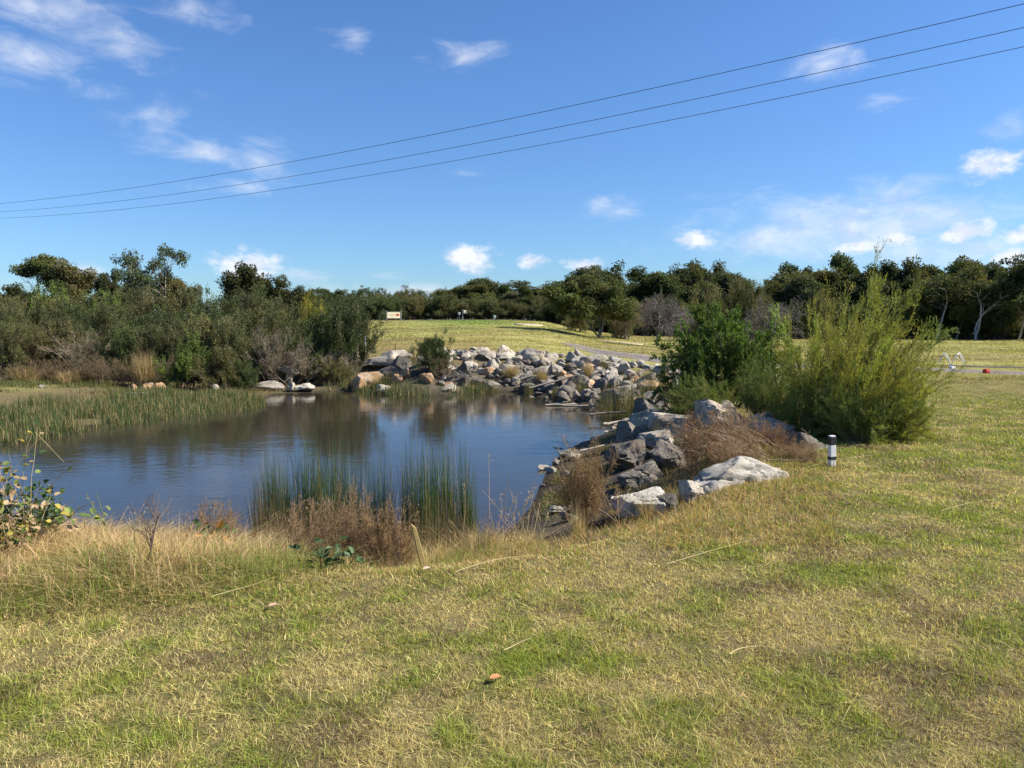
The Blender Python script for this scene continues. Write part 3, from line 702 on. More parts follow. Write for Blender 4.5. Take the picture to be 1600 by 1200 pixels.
SN = dict(dark='dark green leafy', fine='soft grey-green', bright='bright green', grey='bare grey twiggy', heath='brown heathy', olive='olive', yellow='yellow flowering', brown='rusty brown')
cnt2 = {}
def shrub(kind, u, vt, y, hw, where, name='shrub', label=None, group=None, zb=None):
    k = (kind, where); cnt2[k] = cnt2.get(k, 0) + 1
    return place(shr[kind][int(rng.integers(2))], name, label or '%s shrub, %s from left %s' % (SN[kind], nth(cnt2[k]), where), 'shrub', u, vt, y, hw, group, zb=zb)
r = np.random.default_rng(31); u = 480
while u < 1740:    # dark undergrowth along the foot of the forest
    kind = r.choice(['dark', 'dark', 'fine', 'olive', 'dark'])
    vt = float(np.interp(u, [480, 700, 850, 950, 1200, 1700], [474, 466, 470, 480, 476, 474])) + r.uniform(-14, 8)
    y = float(np.interp(u, [480, 850, 930, 1000, 1700], [78, 77, 76, 75, 75.5])) + r.uniform(-.5, 2.0)
    shrub(str(kind), u, vt, y, r.uniform(22, 38), 'at foot of far tree line', group='undergrowth along the far tree line'); u += r.uniform(13, 23)
r = np.random.default_rng(32); u = 470
while u < 1740:
    shrub(str(r.choice(['dark', 'olive', 'fine'])), u, float(np.interp(u, [480, 700, 850, 950, 1700], [464, 458, 462, 466, 462])) + r.uniform(-6, 6), r.uniform(97, 100), r.uniform(30, 44), 'behind the far tree line', group='undergrowth behind the far tree line'); u += r.uniform(22, 32)
# ---- single trees in front of the forest
def named_tree(pr, u, vt, y, hw, label, name='gum_tree', rz=None): return place(pr, name, label, 'tree', u, vt, y, hw, rz=rz)
big = gum_proto(81, fork=3, nleaf=120, leaf=.27, clump=.72, low=.35, nb=24, col=(.086, .100, .035), bark=(.15, .13, .11))
named_tree(big, 938, 432, 54, 58, 'broad olive gum with forked dark trunk standing alone on the fairway', rz=1.0)
x0, z0 = P(937, 520, 53.6)[0], 0
def bare_proto(seed, H=3.0, col=(.15, .13, .12), fork=4):
    r = np.random.default_rng(seed); b = MB(); st = grow(r, np.zeros((1, 3)), [[.05, 0, 1]], H * .25, 4, .05)
    top = np.repeat(st[:, -1], fork + 3, 0); a = r.uniform(0, 6.28, len(top)); d = np.stack([np.cos(a) * .9, np.sin(a) * .9, np.ones(len(a)) * .75], 1)
    b0 = grow(r, top, d, H * .62, 7, .22, (0, 0, .3)); b1, _ = spawn(r, b0, 9, .15, 1, .75, H * .36, 6, .25); b2, _ = spawn(r, b1, 8, .15, 1, .7, H * .20, 4, .3); b3, _ = spawn(r, b2, 3, .2, 1, .7, H * .10, 3, .3)
    b.tubes(st, taper(1, 4, H * .035, H * .028), jit(r, 1, np.array(col) * .7, .1), 7); tr_ = b.mesh('trunk', M_bark, True)
    c = MB(); c.tubes(b0, taper(len(b0), 7, H * .017, H * .006), jit(r, len(b0), col, .15), 5); c.tubes(b1, taper(len(b1), 6, H * .006, .008), jit(r, len(b1), col, .2), 3)
    c.tubes(b2, taper(len(b2), 4, .009, .006), jit(r, len(b2), np.array(col) * 1.15, .25), 3); c.tubes(b3, taper(len(b3), 3, .007, .005), jit(r, len(b3), np.array(col) * 1.2, .25), 3)
    return dict(trunk=tr_, branches=c.mesh('branches', M_bark, True), H=np.percentile(b2[..., 2], 99), W=np.percentile(np.hypot(b2[..., 0], b2[..., 1]), 95))
bt1, bt2 = bare_proto(90), bare_proto(93)
named_tree(bt1, 1028, 463, 47, 40, 'bare grey leafless tree on the fairway left of the green bush', 'bare_tree')
named_tree(bt2, 1208, 468, 38, 46, 'bare grey leafless tree with forked trunk seen behind the green bush', 'bare_tree')
named_tree(bt1, 1085, 480, 60, 44, 'low bare grey tree peeping over the left of the green bush', 'bare_tree')
shrub('brown', 972, 478, 58, 26, 'r', label='rusty domed shrub right behind the forked gum on the fairway')
shrub('bright', 968, 500, 60, 22, 'r', label='low bright green shrub right of the forked gum trunk')
shrub('olive', 905, 490, 62, 24, 'r', label='olive shrub left of the forked gum at the forest edge')
white = gum_proto(85, fork=2, nleaf=55, leaf=.27, clump=.55, low=.5, nb=12, col=(.068, .082, .036), bark=(.36, .34, .30), open_=True)
named_tree(white, 1527, 440, 72.5, 40, 'gum with two bright white trunks at the right forest edge', rz=.6)
named_tree(white, 1468, 430, 74, 44, 'pale trunked gum right of the wispy bush at the forest edge', rz=2.1)
named_tree(gums[0][1], 1595, 404, 73, 62, 'tallest dark gum at the right border of the view', rz=2)
named_tree(gums[4][1], 1500, 416, 75, 48, 'leafy gum rising between the two pale trunked gums', rz=1)
shrub('fine', 1160, 440, 45, 48, 'r', 'banksia_shrub', 'large grey-green banksia behind the green bush')
shrub('olive', 1120, 452, 50, 40, 'r', 'banksia_shrub', 'large olive banksia left behind the green bush')
# ---- left hand trees
um = gum_proto(61, H=8, spread=3, fork=1, nleaf=90, leaf=.2, clump=.55, umbrella=True, low=.55, nb=10, col=(.11, .13, .05), bark=(.42, .39, .34))
named_tree(um, 52, 398, 41, 34, 'slender gum with flat umbrella crown at far left', rz=3.5)
lt = gum_proto(62, H=7, spread=2.6, fork=2, nleaf=75, leaf=.17, clump=.42, low=.35, nb=16, col=(.085, .11, .055), bark=(.30, .27, .24), open_=True)
named_tree(lt, 258, 386, 44, 40, 'tall open crowned gum, highest tree of the left scrub')
named_tree(lt, 212, 420, 48, 34, 'lower open gum left of the tallest left scrub tree', rz=2)
dn = gum_proto(63, H=6, spread=3, fork=3, nleaf=150, leaf=.17, clump=.6, low=.2, nb=22, col=(.105, .102, .042))
named_tree(dn, 112, 417, 43, 48, 'dense domed olive gum beside the umbrella gum')
dn2 = gum_proto(64, H=6, spread=3, fork=3, nleaf=130, leaf=.19, clump=.6, low=.2, nb=22, col=(.064, .072, .03))
named_tree(dn2, 385, 416, 46, 54, 'broad dark gum in the middle of the left scrub')
named_tree(dn2, 430, 436, 44, 42, 'dark gum sloping down to the right of the broad dark gum', rz=2)
named_tree(dn2, 175, 425, 50, 30, 'small dark gum between the domed gum and the open gum', rz=3)
named_tree(dn, 300, 436, 46, 36, 'reddish olive gum between the tallest gum and the broad dark gum', rz=3)
named_tree(dn2, 20, 448, 44, 48, 'dark bushy gum at the left border', rz=1)
named_tree(opengums[0], 580, 447, 92, 24, 'flat crowned gum on the skyline above the signboard', rz=1)
named_tree(opengums[1], 540, 452, 92, 18, 'small flat crowned gum on the skyline left of the signboard', rz=2)
# ---- left hand scrub
SG = 'shrubs of the scrub on the left bank'
r = np.random.default_rng(77)
for row, (y0, y1, va, vb, step) in dict(rear=(36, 40, 452, 470, 30), middle=(30.5, 34, 470, 492, 34), front=(26.8, 29, 498, 532, 38)).items():
    u = -60
    while u < (470 if row != 'front' else 520):
        kind = str(r.choice(['fine', 'dark', 'olive', 'fine', 'heath', 'grey', 'dark', 'olive', 'fine', 'dark'])) if row != 'rear' else str(r.choice(['dark', 'olive', 'dark', 'fine', 'bright']))
        shrub(kind, u, r.uniform(va, vb) + (8 if u > 400 else 0), r.uniform(y0, y1), r.uniform(34, 54), 'in %s row of left bank scrub' % row, group=SG); u += step * r.uniform(.7, 1.2)
shrub('yellow', 490, 466, 34, 24, 'a', label='yellow flowering shrub near the right end of the left scrub')
shrub('dark', 530, 480, 28.5, 50, 'a', label='dark green shrub ending the left scrub beside the white stake')
shrub('dark', 495, 488, 28.0, 44, 'a', label='dark green shrub left of the last shrub of the scrub')
shrub('fine', 556, 478, 31, 30, 'a', label='grey-green shrub behind the last shrub of the scrub')
shrub('bright', 290, 525, 24.9, 34, 'a', label='round bright green bush standing in front of the left scrub')
shrub('olive', 345, 545, 25.2, 42, 'a', label='low olive bush right of the round bright green bush')
shrub('dark', 385, 560, 25.6, 26, 'a', label='low dark bush between olive bush and grey twigs')
shrub('grey', 428, 512, 26.6, 44, 'a', label='large grey twiggy dead bush above the balanced stone')
shrub('fine', 372, 500, 27.5, 46, 'a', label='soft grey-green bush behind the low olive bush')
shrub('olive', 320, 498, 28.2, 46, 'a', label='tall olive bush behind the bright green bush')
shrub('grey', 535, 548, 27.4, 24, 'a', label='small grey twiggy bush left of the orange block')
shrub('olive', 520, 562, 26.9, 24, 'a', label='low olive bush left of the orange sandstone block')
shrub('dark', 488, 564, 27.4, 22, 'a', label='low dark bush right of the balanced stone')
for i, (uu, vv, w) in enumerate(((-20, 575, 30), (75, 560, 30), (150, 552, 44), (190, 556, 40), (110, 575, 30), (245, 560, 26), (35, 566, 30))):
    shrub('brown' if i % 2 else 'heath', uu, vv, 25.2 + i % 3 * .3, w, 'at foot of left scrub', group=SG)
shrub('dark', 672, 527, 26.3, 36, 'a', label='dark wiry shrub growing among the rocks left of the rock wall')
shrub('brown', 690, 556, 26.0, 24, 'a', label='small brown brush at the right foot of the dark wiry shrub')
# ================================================================ tufts, reeds and grass
def blades(b, r, base, H, W, col, lean=.25, K=4, bend=.5, dirs=None):
    N = len(base); H = np.broadcast_to(H, (N,)); W = np.broadcast_to(W, (N,))
    a = r.uniform(0, 2 * np.pi, N); l = np.abs(r.normal(size=N)) * lean
    hx, hy = np.cos(a), np.sin(a); f = r.uniform(0, 2 * np.pi, N); sx, sy = np.cos(f), np.sin(f)
    rows = []
    for k in range(K):
        t = k / (K - 1); off = l * t + bend * l * t * t; hgt = t * (1 - .35 * np.minimum(l, 1) * t)
        c = base + np.stack([hx * off * H, hy * off * H, hgt * H], 1); w = W * (1 - t) ** .7 * .5
        s = np.stack([sx * w, sy * w, 0 * w], 1)
        rows += [c - s, c + s] if k < K - 1 else [c]
    V = np.stack(rows, 1); n = V.shape[1]; i = np.arange(N)[:, None] * n
    cols = np.repeat(col, n, axis=0)
    qs = [i + np.array([2 * k, 2 * k + 1, 2 * k + 3, 2 * k + 2]) for k in range(K - 2)]
    fl = i + np.array([2 * (K - 2), 2 * (K - 2) + 1, n - 1])
    m0 = b.n
    if qs: b.add(V.reshape(-1, 3), np.concatenate(qs), cols); b.f.append(fl + m0)
    else: b.add(V.reshape(-1, 3), fl, cols)
def px_region(r, poly, z, N):
    """random points in a polygon given in view coordinates on the plane z"""
    q = np.array([G(u, v, z)[:2] for u, v in poly]); lo, hi = q.min(0), q.max(0); out = []
    while sum(len(o) for o in out) < N:
        p = r.uniform(lo, hi, (N, 2)); ins = np.zeros(N, bool); n = len(q)
        for i in range(n):
            ax, ay = q[i]; bx, by = q[(i + 1) % n]
            ins ^= ((ay > p[:, 1]) != (by > p[:, 1])) & (p[:, 0] < (bx - ax) * (p[:, 1] - ay) / (by - ay + 1e-12) + ax)
        out.append(p[ins])
    return np.concatenate(out)[:N]
# reeds of the left bank and of the far shore
def reed_bed(name, label, polys, N, H, W, seed, straw=.25):
    r = np.random.default_rng(seed); b = MB()
    for poly, k in polys:
        p = px_region(r, poly, WZ, int(N * k)); z = terrain(p[:, 0], p[:, 1]); dens = fbm(p[:, 0] / 1.1, p[:, 1] / 1.1, seed, 3)
        keep = r.random(len(p)) < sst(dens, .36, .55); p, z, dn_ = p[keep], z[keep], dens[keep]
        base = np.stack([p[:, 0], p[:, 1], z - .03], 1)
        g = jit(r, len(p), (.060, .098, .034), .4, .14); s = jit(r, len(p), (.28, .22, .11), .3, .08)
        c = np.where((r.random(len(p)) < straw * (1.6 - dn_) )[:, None], s, g)
        blades(b, r, base, H * r.uniform(.35, 1.3, len(p)) * (.35 + 1.2 * dn_), W, c, .16, 4, .5)
    return tag(obj(name, b.mesh(name, M_grass)), label, 'reeds', kind='stuff')
reed_bed('reeds', 'green reeds fringing the left bank of the pond', [([(-140, 735), (0, 702), (60, 690), (210, 664), (300, 655), (372, 646), (418, 634), (410, 624), (250, 622), (150, 640), (0, 650), (-160, 672)], 1.0)], 30000, .30, .015, 3, .34)
reed_bed('reeds', 'green reeds fringing the far shore below the rocks', [([(500, 622), (560, 626), (620, 632), (700, 630), (750, 622), (768, 611), (700, 612), (620, 610), (560, 606), (505, 609)], 1.0)], 8000, .38, .016, 4, .32)
def shore_grass():
    r = np.random.default_rng(9); b = MB()
    p = px_region(r, [(-300, 700), (0, 655), (150, 640), (260, 622), (420, 622), (560, 606), (560, 592), (420, 594), (200, 597), (-300, 600)], -.65, 60000)
    sd = sdist(p[:, 0], p[:, 1]); z = terrain(p[:, 0], p[:, 1], sd); k = (sd > .3) & (r.random(len(p)) < sst(fbm(p[:, 0] / 1.3, p[:, 1] / 1.3, 44, 3), .40, .62)); p, z = p[k], z[k]
    c = jit(r, len(p), (.24, .18, .095), .35, .1); g = jit(r, len(p), (.12, .13, .045), .3, .1); n = fbm(p[:, 0] / 2, p[:, 1] / 2, 8, 3)
    c = np.where((r.random(len(p)) < sst(n, .42, .62))[:, None], g, c)
    blades(b, r, np.stack([p[:, 0], p[:, 1], z], 1), r.uniform(.05, .2, len(p)), .018, c, .5, 3)
    tag(obj('bank_grass', b.mesh('bank_grass', M_grass)), 'short brown grass on the flat left bank behind the reeds', 'grass', kind='stuff')
shore_grass()
def tuft_proto(seed, n, H, rad, col, lean, W=.006, col2=None, mix=.3):
    r = np.random.default_rng(seed); b = MB(); a = r.uniform(0, 6.28, n); q = rad * np.sqrt(r.random(n)); hv = .55 + .9 * fbm(q * np.cos(a) * 5, q * np.sin(a) * 5, seed, 2)
    base = np.stack([np.cos(a) * q, np.sin(a) * q, np.zeros(n) - .02], 1); c = jit(r, n, col, .3, .1)
    if col2 is not None: c = np.where((r.random(n) < mix)[:, None], jit(r, n, col2, .3, .1), c)
    blades(b, r, base, r.uniform(.35, 1.1, n) * H * hv, W, c, lean, 6, .7); return dict(blades=b.mesh('blades', M_grass), H=H, W=rad + H * lean)
straw = tuft_proto(11, 900, 1.0, .35, (.42, .32, .16), .28, .014, (.25, .19, .10))
for uu, vt, w, lb in ((38, 568, 26, 'pale straw tuft at the far left foot of the scrub'), (226, 543, 22, 'tall pale straw tuft left of the bright green bush'), (108, 574, 24, 'low pale straw tuft between the brown heathy shrubs'),
                      (250, 572, 18, 'small straw tuft above the orange rocks')):
    place(straw, 'grass_tuft', lb, 'grass tuft', uu, vt, 24.9, w)
# near reeds, standing in the water at the near shore
reedp = [tuft_proto(15 + i, 460, .80, .40, (.055, .100, .032), .21, .018, (.26, .20, .10), .18) for i in range(3)]
for q_ in reedp: q_['H'] = .66
for i, (uu, vt, yy, w, lb) in enumerate(((480, 716, 8.75, 34, 'tall dark green reed clump behind the brown bush'), (530, 716, 8.7, 26, 'dark green reed clump, second of the near clumps from the left'),
        (598, 728, 8.7, 26, 'green reed clump standing in water right of the brown bush top'), (640, 722, 8.7, 24, 'narrow reed clump in the middle of the near water edge'),
        (690, 714, 8.8, 34, 'tallest green reed clump behind the leaning stake'), (728, 726, 8.6, 22, 'last reed clump to the right at the near water edge'), (440, 742, 8.5, 30, 'low sparse reed clump at the left of the near reeds'),
        (560, 738, 8.6, 26, 'thin reed clump between the two brown bushes'), (415, 736, 8.6, 30, 'dark reed clump at the left end of the near reeds'), (505, 728, 8.4, 30, 'thick reed clump directly behind the left brown bush'), (668, 730, 8.5, 28, 'thick reed clump just left of the tallest clump'))):
    place(reedp[i % 3], 'reed_clump', lb, 'reeds', uu, vt - 4, yy - .6, w, 'reed clumps at the near water edge')
deadreed = tuft_proto(25, 420, .7, .5, (.20, .15, .09), .30, .010, (.07, .075, .03), .25)
for uu, vt, yy, lb in ((415, 742, 8.2, 'tangle of dead brown reeds left of the near reed clumps'), (350, 768, 7.9, 'low tangle of dead reeds behind the broad leaved plant'), (700, 768, 7.5, 'pale dead reeds right of the leaning stake'), (745, 790, 7.2, 'small dead reeds at the right end of the reeds'), (660, 775, 7.4, 'dead straw reeds behind the leaning stake'), (470, 775, 7.7, 'brown dead reeds beneath the tall reed clump')):
    place(deadreed, 'dead_reeds', lb, 'dead reeds', uu, vt, yy - .8, 40, 'dead reeds on the near bank')
wallreed = tuft_proto(26, 260, .8, .5, (.09, .10, .035), .18, .014, (.25, .2, .1), .3)
for uu, vt, yy, w, lb in ((975, 584, 18.9, 24, 'dark grass clump between the boulders above the shore'), (945, 592, 19.8, 18, 'grass clump in the shade of the rock wall'), (995, 580, 18.4, 20, 'reedy grass clump at the right end of the rock wall'), (885, 598, 23.2, 22, 'greenish grass clump at the middle foot of the rock wall'),
                          (748, 603, 25.6, 16, 'reedy clump at the left foot of the rock wall'), (1025, 655, 11.9, 8, 'thin straw tuft between the big shore slabs')):
    place(wallreed, 'grass_clump', lb, 'grass clump', uu, vt, yy, w)
for k, (uu, vt, yy) in enumerate(((722, 574, 26.8), (770, 592, 25.3), (800, 566, 26.8), (826, 590, 24.6), (846, 572, 25.6), (905, 580, 23.0), (918, 560, 24.4), (1015, 566, 21.5), (1040, 574, 20.2), (868, 600, 23.2), (790, 545, 29.0), (948, 552, 25.2))):
    place(wallreed if k % 2 else straw, 'grass_clump', '%s grass clump growing between wall boulders, %s of these from the left' % ('green' if k % 2 else 'straw', nth(sorted((722, 770, 800, 826, 846, 905, 918, 1015, 1040, 868, 790, 948)).index(uu) + 1)), 'grass clump', uu, vt, yy, 10 + k % 3 * 3)
drytuft = tuft_proto(27, 200, .35, .12, (.48, .36, .19), .42, .006, (.16, .18, .05), .15)
for k, (uu, vt, yy) in enumerate(((590, 838, 5.5), (640, 836, 5.7), (690, 830, 5.9), (730, 822, 6.1), (770, 812, 6.4), (905, 782, 7.0), (1060, 760, 7.4), (1180, 738, 7.9), (1230, 722, 8.3), (1270, 712, 8.6), (1010, 764, 7.2), (520, 842, 5.4), (450, 838, 5.5), (420, 830, 5.7))):
    place(drytuft, 'grass_tuft', 'dry straw tuft on the near bank edge, %s from the left' % nth(sorted((590, 640, 690, 730, 770, 905, 1060, 1180, 1230, 1270, 1010, 520, 450, 420)).index(uu) + 1), 'grass tuft', uu, vt, yy, 26, 'straw tufts along the near bank edge')
# ================================================================ dry brush (fine twigs with tiny seed heads)
def brush_proto(seed, H, W, col=(.22, .14, .075), n0=56, n1=9, n2=6, seeds=5, tw=.0018, upright=.9, seedcol=None, ssz=.013):
    r = np.random.default_rng(seed); a = r.uniform(0, 6.28, n0); q = W * .35 * np.sqrt(r.random(n0)); s = r.uniform(0, .75, n0)
    base = np.stack([np.cos(a) * q, np.sin(a) * q, np.zeros(n0) - .03], 1)
    st = grow(r, base, np.stack([np.cos(a) * s, np.sin(a) * s, np.ones(n0) * upright], 1), H * r.uniform(.5, .95, n0), 7, .12)
    b1, _ = spawn(r, st, n1, .25, 1, .55, H * .30, 5, .18); b2, _ = spawn(r, b1, n2, .2, 1, .6, H * .12, 4, .25)
    b = MB(); b.tubes(st, taper(len(st), 7, tw * 1.9, tw), jit(r, len(st), np.array(col) * 1.25, .45), 3); b.tubes(b1, taper(len(b1), 5, tw * 1.1, tw * .7), jit(r, len(b1), col, .45), 3)
    b.tubes(b2, taper(len(b2), 4, tw * .8, tw * .5), jit(r, len(b2), col, .35), 3)
    out = dict(stems=b.mesh('stems', M_dry)); pts = b2.reshape(-1, 3)
    if seeds:
        p, d, _ = along(r, b2, seeds, .2, 1); c = MB()
        c.quads(p, norm(d + r.normal(size=p.shape) * .7), r.uniform(.6, 1.4, len(p)) * ssz, r.uniform(.5, 1, len(p)) * ssz * .6, jit(r, len(p), seedcol or np.array(col) * 1.35, .5, .12), .1, r)
        out['seed_heads'] = c.mesh('seed_heads', M_dry)
    out['H'] = np.percentile(pts[:, 2], 98); out['W'] = np.percentile(np.hypot(pts[:, 0], pts[:, 1]), 93); return out
br1 = brush_proto(201, .8, .45, (.27, .18, .09)); br2 = brush_proto(202, .8, .5, (.27, .185, .105), tw=.0019); br3 = brush_proto(203, .9, .6, (.25, .155, .085), n0=42, n1=9, seeds=4, tw=.002)
for pr, uu, vt, yy, w, lb in ((br1, 914, 699, 7.5, 50, 'round brown dry bush on the bank left of the pale slab'), (br2, 545, 768, 5.75, 40, 'fine brown dry bush at the near water edge, left one of two'), (br1, 607, 792, 5.55, 42, 'fine reddish brown dry bush beside the leaning stake'),
        (br3, 1092, 652, 8.7, 42, 'tall rusty brush behind the long whitish boulder, left part'), (br2, 1145, 640, 9.1, 42, 'tangled brown brush behind the long whitish boulder'), (br3, 1200, 660, 9.2, 38, 'dark brown brush between the boulder and the marker post'),
        (br3, 1100, 640, 12.0, 30, 'brown brush among the grey rocks above the slab'), (br2, 1250, 690, 8.8, 40, 'low dry brush left of the striped marker post'), (br2, 478, 790, 6.0, 50, 'thin dry brush behind the pale bank grass'),
        (br3, 1050, 610, 14.0, 30, 'dry brush at the left foot of the green bush'), (br2, 330, 790, 6.7, 40, 'low dark dry brush behind the broad leaved plant'), (br2, 1150, 688, 8.35, 44, 'short brush just behind the long whitish boulder')):
    place(pr, 'dry_bush', lb, 'dry bush', uu, vt, yy, w)
# arching long dry stems over the brown brush
def stalks(name, label, u, v_top, y, n, H, spread, col, seed, cat='dry stalks', bend=(0, 0, -.5), heads=True, lean=(0, 0)):
    r = np.random.default_rng(seed); c = P(u, 800, y); z = T1(c[0], y)
    base = np.stack([r.normal(size=n) * spread, r.normal(size=n) * spread * .6, np.zeros(n)], 1)
    d = np.stack([r.normal(size=n) * .28 + lean[0], r.normal(size=n) * .25 + lean[1], np.ones(n)], 1)
    st = grow(r, base, d, H * r.uniform(.6, 1.05, n), 10, .05, bend)
    b = MB(); b.tubes(st, taper(n, 10, .0030, .0012), jit(r, n, col, .2), 4)
    t = thing(name, label, cat, (c[0], y, z))
    b1, _ = spawn(r, st, 4, .55, 1, .5, H * .09, 4, .2); m = b; b.tubes(b1, taper(len(b1), 4, .0012, .0008), jit(r, len(b1), col, .25), 3)
    if heads:
        p, dd, _ = along(r, b1, 5, .3, 1); m.quads(p, norm(dd + r.normal(size=p.shape) * .5), r.uniform(.6, 1.3, len(p)) * .012, .005, jit(r, len(p), np.array(col) * 1.1, .25), .1, r)
    obj('stems', b.mesh('stems', M_dry, True), t)
    return t
stalks('dry_stalks', 'tall pale dry stalks on the bank right of the near reeds', 808, 700, 6.6, 18, .80, .14, (.36, .27, .16), 301, lean=(.1, 0))
stalks('dry_stalks', 'bent pale stalks left of the tall stalks by the water', 785, 760, 6.5, 12, .45, .10, (.34, .25, .15), 302)
stalks('dry_stalks', 'long thin pale stalks leaning right over the corner of the pond', 840, 700, 6.9, 6, .55, .10, (.40, .32, .20), 303, lean=(.5, .1))
stalks('dry_stalks', 'pale stalks rising from the left of the pale slab', 968, 690, 7.3, 8, .55, .10, (.42, .33, .20), 304)
stalks('dry_stalks', 'arching brown stalks over the tangled brown brush', 1160, 660, 8.7, 60, .75, .34, (.40, .30, .20), 305, lean=(-.6, 0), bend=(-.6, 0, -.9))
stalks('dry_stalks', 'curling dry stalks at the water left of the sapling', 222, 730, 6.0, 14, .42, .10, (.33, .26, .17), 306)
stalks('dry_stalks', 'thin dry stalks behind the leafless sapling', 268, 730, 6.2, 16, .42, .12, (.28, .21, .14), 307)
stalks('seeding_grass', 'two green seeding stalks beside the yellow leaved vine', 158, 735, 5.5, 4, .50, .05, (.26, .27, .08), 308, cat='grass')
stalks('dry_stalks', 'fine stalks around the near reeds on the left', 400, 735, 7.3, 14, .55, .25, (.25, .19, .11), 309)
# leafless dark sapling
def sapling():
    r = np.random.default_rng(333); c = P(228, 905, 4.75); z = T1(c[0], 4.75)
    st = grow(r, np.zeros((1, 3)), [[.08, 0, 1]], .40, 8, .06, (.35, 0, 0)); b1, _ = spawn(r, st, 15, .35, 1, .6, .26, 6, .14); b2, _ = spawn(r, b1, 6, .2, 1, .55, .11, 4, .2)
    b = MB(); b.tubes(st, taper(1, 8, .008, .004), jit(r, 1, (.07, .055, .045), .1), 6); c2 = MB(); c2.tubes(b1, taper(len(b1), 6, .0028, .0014), jit(r, len(b1), (.10, .075, .06), .2), 4)
    c2.tubes(b2, taper(len(b2), 4, .0013, .0008), jit(r, len(b2), (.12, .09, .07), .2), 3)
    t = thing('leafless_sapling', 'dark leafless sapling with fine twigs in the bank grass', 'sapling', (c[0], 4.75, z)); obj('trunk', b.mesh('trunk', M_bark, True), t); obj('branches', c2.mesh('branches', M_bark), t)
sapling()
# ---- leafy vines and small broad leaved plants
def leafy(name, label, cat, u, y, stems, seed, L=.09, cols=((.09, .15, .03),), nl=7, col=(.25, .2, .1), spread=.1, sr=.003, z_off=0, lw=.6):
    r = np.random.default_rng(seed); c = P(u, 800, y); z = T1(c[0], y) + z_off; t = thing(name, label, cat, (c[0], y, z))
    base = np.array([s_[0] for s_ in stems], float); d = np.array([s_[1] for s_ in stems], float); ln = np.array([s_[2] for s_ in stems], float)
    st = grow(r, base, d, ln, 9, .16, (0, 0, -.15)); b = MB(); b.tubes(st, taper(len(st), 9, sr, sr * .5), jit(r, len(st), col, .2), 4)
    p, dd, idx = along(r, st, nl, .25, 1); q = norm(np.cross(dd, r.normal(size=dd.shape))); pe = p + q * .025
    m = MB(); dirs = norm(q + dd * .3 + np.array([0, 0, .1])); up = norm(r.normal(size=p.shape) * .5 + np.array([0.3, -.3, 1]))
    cc = np.array(cols)[r.integers(len(cols), size=len(p))]; cc = cc * r.uniform(.75, 1.25, (len(p), 1))
    m.leaves(pe, dirs, up, L * r.uniform(.55, 1.15, len(p)), L * lw * r.uniform(.8, 1.15, len(p)), cc)
    obj('stems', b.mesh('stems', M_dry, True), t); obj('leaves', m.mesh('leaves', M_leaf), t); return t
r = np.random.default_rng(50)
GRN, YEL, TAN, DGR, LGR = (.10, .155, .035), (.38, .31, .06), (.46, .33, .19), (.035, .065, .02), (.20, .25, .06)
S = [((r.uniform(-.25, .12), r.uniform(-.1, .1), 0), (r.uniform(-.3, .3), r.uniform(-.3, .1), 1), r.uniform(.35, .92)) for _ in range(56)]
leafy('vine', 'tangled vine with tan dead and yellow green leaves at the left border', 'vine', 18, 5.15, S, 401, .056, (GRN, YEL, TAN, TAN, TAN, LGR, DGR), 9, (.40, .30, .16))
S = [((r.uniform(-.1, .12), r.uniform(0, .2), 0), (r.uniform(-.2, .3), 0, 1), r.uniform(.25, .5)) for _ in range(16)]
leafy('leafy_shrub', 'dark green leafy mass behind the left vine', 'shrub', 48, 5.5, S, 402, .05, (DGR, DGR, GRN), 20, (.2, .15, .08))
S = [((.0, 0, .05), (.35, -.1, .9), .46), ((.03, 0, .1), (.55, 0, .7), .50), ((0, .02, 0), (.2, .1, 1), .44), ((.05, 0, 0), (.8, 0, .45), .45)]
leafy('vine', 'vine shoot with green and pale tan leaves reaching right over the water', 'vine', 68, 5.3, S, 403, .075, (GRN, LGR, TAN, YEL), 8, (.30, .24, .12))
S = [((0, 0, 0), (.1, 0, 1), .24), ((.1, 0, 0), (-.1, 0, 1), .34), ((.16, 0, 0), (.1, 0, 1), .26)]
leafy('leafy_shoots', 'thin shoots with small yellow green leaves at the water edge', 'plant', 140, 5.6, S, 404, .045, (LGR, YEL), 4, (.28, .26, .10))
S = [((r.uniform(-.12, .14), r.uniform(-.05, .1), 0), (r.uniform(-.5, .5), 0, 1), r.uniform(.22, .36)) for _ in range(10)]
leafy('broad_leaved_plant', 'dark glossy broad leaved plant with two orange leaves by the water', 'plant', 322, 6.1, S, 405, .085, (DGR, (.05, .10, .03), DGR, DGR, DGR, DGR, (.5, .22, .06)), 6, (.12, .10, .05))
S = [((r.uniform(-.1, .1), r.uniform(-.05, .05), 0), (r.uniform(-.5, .5), 0, 1), r.uniform(.12, .26)) for _ in range(7)]
leafy('broad_leaved_plant', 'small dark leafy plant in front of the brown bushes', 'plant', 530, 5.15, S, 406, .065, (DGR, (.05, .10, .03), (.13, .20, .10)), 5, (.12, .10, .05))
S = [((r.uniform(-.1, .1), r.uniform(-.05, .05), 0), (r.uniform(-.6, .6), 0, 1), r.uniform(.08, .16)) for _ in range(6)]
leafy('broad_leaved_plant', 'low dark leafy plant in the straw grass left of the small dark plant', 'plant', 490, 4.95, S, 407, .06, (DGR, (.06, .11, .03)), 4, (.12, .10, .05))
# ---- bright tuft on the lawn
tf = tuft_proto(31, 60, .16, .05, (.10, .19, .03), .42, .009, (.22, .30, .05), .3)
place(tf, 'grass_tuft', 'bright green broad bladed tuft alone on the lawn', 'grass tuft', 488, 925, 4.35)
place(tf, 'grass_tuft', 'small green tuft at the lower left of the long bank grass', 'grass tuft', 82, 990, 3.75)
